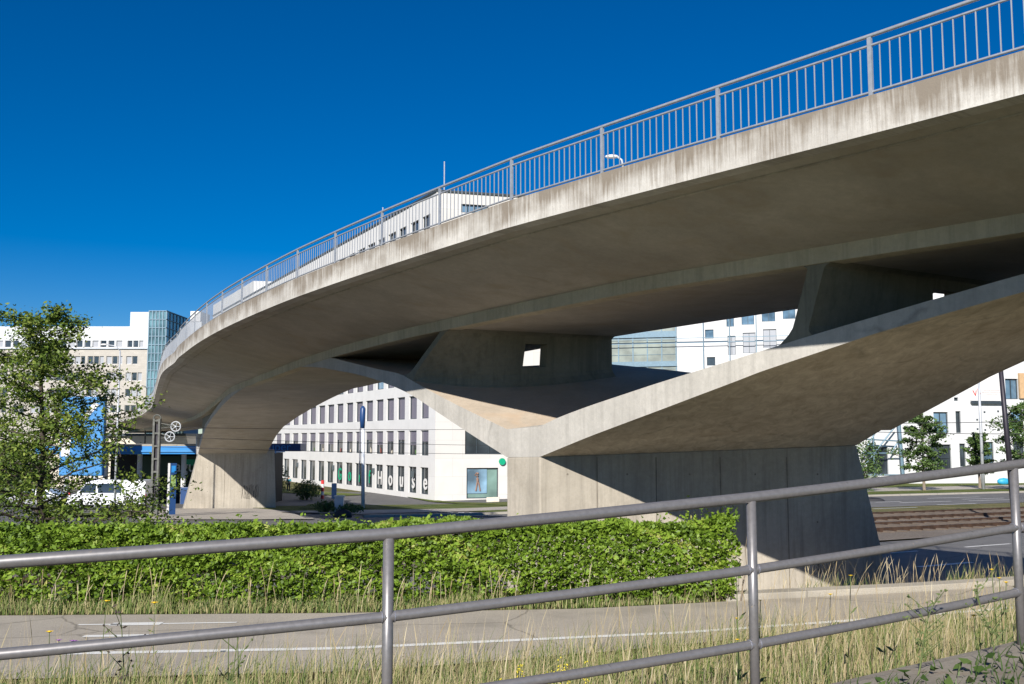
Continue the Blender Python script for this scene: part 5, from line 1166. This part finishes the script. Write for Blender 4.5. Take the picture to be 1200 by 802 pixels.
NF = Vector((-FD.y, FD.x, 0))
for k in np.arange(-2.5, 4.6, .25):
    z = ftop(k)-1.135; c = fp(k, 0); j = .012*math.sin(k*9)
    rows.append([c+NF*.12+Vector((0, 0, z-.9)), c+NF*.12+Vector((0, 0, z+j*.3)), c+NF*.02+Vector((0, 0, z+.012)), c-NF*.4+Vector((0, 0, z+.006)), c-NF*.95+Vector((0, 0, z)), c-NF*.97+Vector((0, 0, z-.3))])
b.grid(rows, True); tag(b.build('railing_footing', concrete('mossy_footing', (.25, .22, .18), (.13, .11, .09), (.34, .31, .26), warm=(.22, .15, .09), scale=3)[0]), 'weathered concrete footing under the foreground railing', 'kerb wall')
# soil, weeds on the camera side of the footing, bottom right
m_ = 900; K = .9+3.2*rng.random(m_); off = .05+.8*rng.random(m_)**.8
P_ = np.array([tuple(fp(k, ftop(k)-1.15)-NF*o) for k, o in zip(K, off)])
blades(P_, .03+.14*rng.random(m_), np.full(m_, .012), .3+.6*rng.random(m_), 3, 'weed', 'footing_weeds', 'low green weeds on the near side of the concrete footing')
m_ = 420; K = 1.2+2.6*rng.random(m_); off = .15+.75*rng.random(m_); P_ = np.array([tuple(fp(k, ftop(k)-1.13+.1*rng.random())-NF*o) for k, o in zip(K, off)])
V, F = leaves(P_, .06, .6, up=1.2); o = fast_mesh('leafy_weeds', V, F, M['weed'], colors=rng.random(m_)); tag(o, 'broad leaved weeds below the railing at the lower right corner', kind='stuff')
# yellow flowers, thistle, goldenrod
def flower_head(b, c, r_, petals=14):
    for k in range(petals):
        a = 2*math.pi*k/petals; d = Vector((math.cos(a), math.sin(a)*.8, .25)); s_ = Vector((-math.sin(a), math.cos(a), 0))*r_*.22
        b.add([c, c+d*r_*.6-s_, c+d*r_, c+d*r_*.6+s_], [(0, 1, 2, 3)])
    b.ball(c+Vector((0, 0, r_*.12)), r_*.42, 8, (1, 1, .6))
fl_ = [(1141, 722, 6.6, .026, 'largest yellow dandelion like flower above the lower rail at the right'), (1162, 668, 6.9, .02, 'yellow flower left of the right hand post'), (1171, 678, 6.9, .02, 'yellow flower right above the lower rail'), (1179, 683, 6.8, .022, 'yellow flower beside the right hand post'), (1189, 688, 6.8, .018, 'yellow flower against the right hand post'),
       (863, 671, 6.2, .018, 'yellow flower left of the middle post below the rail'), (882, 681, 6.2, .018, 'yellow flower touching the middle post'), (891, 704, 6.3, .014, 'small yellow flower right of the middle post'), (863, 725, 6.2, .015, 'yellow flower low left of the middle post'), (864, 750, 6.1, .016, 'yellow flower on the lower rail left of the middle post'),
       (1037, 727, 6.6, .02, 'yellow flower on the lower rail between middle and right posts'), (1047, 725, 6.6, .015, 'small yellow flower right of the one on the lower rail'), (997, 675, 7.5, .02, 'yellow flower before the shaded pier foot'), (973, 697, 7.5, .022, 'yellow flower cluster at the kerb before the pier'),
       (268, 746, 5.2, .022, 'bright yellow flower in front of the middle rail at the left'), (278, 737, 5.2, .016, 'half open yellow flower just above the left middle rail'), (181, 707, 12, .05, 'pale yellow flower before the hedge at the left'), (125, 705, 9, .034, 'yellow umbel left of the tall straw tuft'), (58, 741, 7, .03, 'flat yellow flower cluster over the path at the far left')]
for x, y, Y, r_, l_ in fl_:
    c = at(x, y, Y); zg = g(c.x, c.y); t_ = thing('yellow_flower', l_, 'flower', (c.x, c.y, zg), 'yellow wildflowers on the bank')
    b = MB(); sx_ = random.uniform(-.06, .06); b.tube([(c.x+sx_, c.y+.02, zg-.02), (c.x+sx_*.6, c.y, lerp(zg, c.z, .5)), (c.x, c.y, c.z)], [.005, .004, .0025], 5)
    for k in range(5): q = .2+.14*k; P0 = Vector((c.x+sx_*(1-q), c.y, lerp(zg, c.z, q))); d = Vector((random.uniform(-1, 1), random.uniform(-.5, .5), .5)).normalized()*.08; b.add([P0, P0+d*.5+Vector((0, 0, .012)), P0+d, P0+d*.5-Vector((0, 0, .012))], [(0, 1, 2, 3)])
    b.build('stem', M['stem'], t_, fix=False); b = MB(); flower_head(b, c, r_); b.build('flower_head', M['yellow'], t_, fix=False)
# purple knapweed
c = at(78, 752, 6.4); zg = g(c.x, c.y); t_ = thing('knapweed', 'purple flowering weed over the path at the lower left', 'flower', (c.x, c.y, zg)); b = MB(); b2 = MB()
for k in range(5): e = c+Vector((random.uniform(-.05, .05), random.uniform(-.03, .03), random.uniform(-.03, .03))); b.tube([(c.x, c.y, zg), (c.x, c.y, lerp(zg, c.z, .7)), e], [.005, .004, .002], 5); flower_head(b2, e, .022, 12)
b.build('stem', M['stem'], t_, fix=False); b2.build('flower_head', M['purple'], t_, fix=False)
# tall branching weeds
for j, (x, ytop, Y, l_) in enumerate(((137, 690, 5.6, 'tall dark dried weed stalk standing left of the first post'), (1150, 690, 6.3, 'tall branching weed at the lower right corner'), (1110, 700, 6.1, 'leaning dark weed stem crossing the lower rail'), (285, 735, 5.4, 'thin branching weed beside the bright yellow flower'))):
    c = at(x, ytop, Y); zg = g(c.x, c.y); t_ = thing('tall_weed', l_, 'weed', (c.x, c.y, zg), 'tall branching weeds by the railing'); b = MB(); b2 = MB(); H_ = c.z-zg
    tl = [Vector((c.x+.06*math.sin(q*3+j)+(.25*(q-1) if j == 2 else 0), c.y, zg+H_*q)) for q in np.linspace(0, 1, 8)]; b.tube(tl, [.006-.004*q for q in np.linspace(0, 1, 8)], 5)
    for k in range(14):
        q = .25+.05*k; P0 = lerp(tl[min(6, int(q*7))], tl[min(7, int(q*7)+1)], q*7-int(q*7)); a = random.uniform(0, 6.28); e = P0+Vector((math.cos(a)*.12, math.sin(a)*.08, .10)); b.tube([P0, e], [.003, .0015], 4)
        for _ in range(3):
            s0_ = lerp(P0, e, random.random()); d = Vector((random.uniform(-1, 1), random.uniform(-1, 1), random.uniform(-.2, .6))).normalized()*.035; b2.add([s0_, s0_+d*.5+Vector((0, 0, .007)), s0_+d, s0_+d*.5-Vector((0, 0, .007))], [(0, 1, 2, 3)])
        b2.ball(e, .007, 6)
    b.build('stem', M['stem'], t_, fix=False); b2.build('foliage', M['stem'] if j else M['bark'], t_, fix=False)
# goldenrod clump
c = at(640, 768, 8.0); zg = g(c.x, c.y); t_ = thing('goldenrod', 'clump of small yellow flower spikes in the grass below the middle rail', 'flower', (c.x, c.y, zg)); b = MB(); b2 = MB()
for k in range(26):
    x = c.x+random.uniform(-.32, .38); y = c.y+random.uniform(-.3, .3); H_ = random.uniform(.35, .62); l_ = random.uniform(-.08, .08); z0_ = g(x, y)
    b.tube([(x, y, z0_), (x+l_, y, z0_+H_)], [.004, .002], 4)
    for q in range(16): f = random.uniform(.55, 1); b2.ball((x+l_*f+random.uniform(-.02, .02), y+random.uniform(-.02, .02), z0_+H_*f), .008, 5)
b.build('stem', M['stem'], t_, fix=False); b2.build('flower_spikes', plain('goldenrod_yellow', (.60, .50, .04), .6, var=.2, scale=40), t_, fix=False)['kind'] = 'stuff'
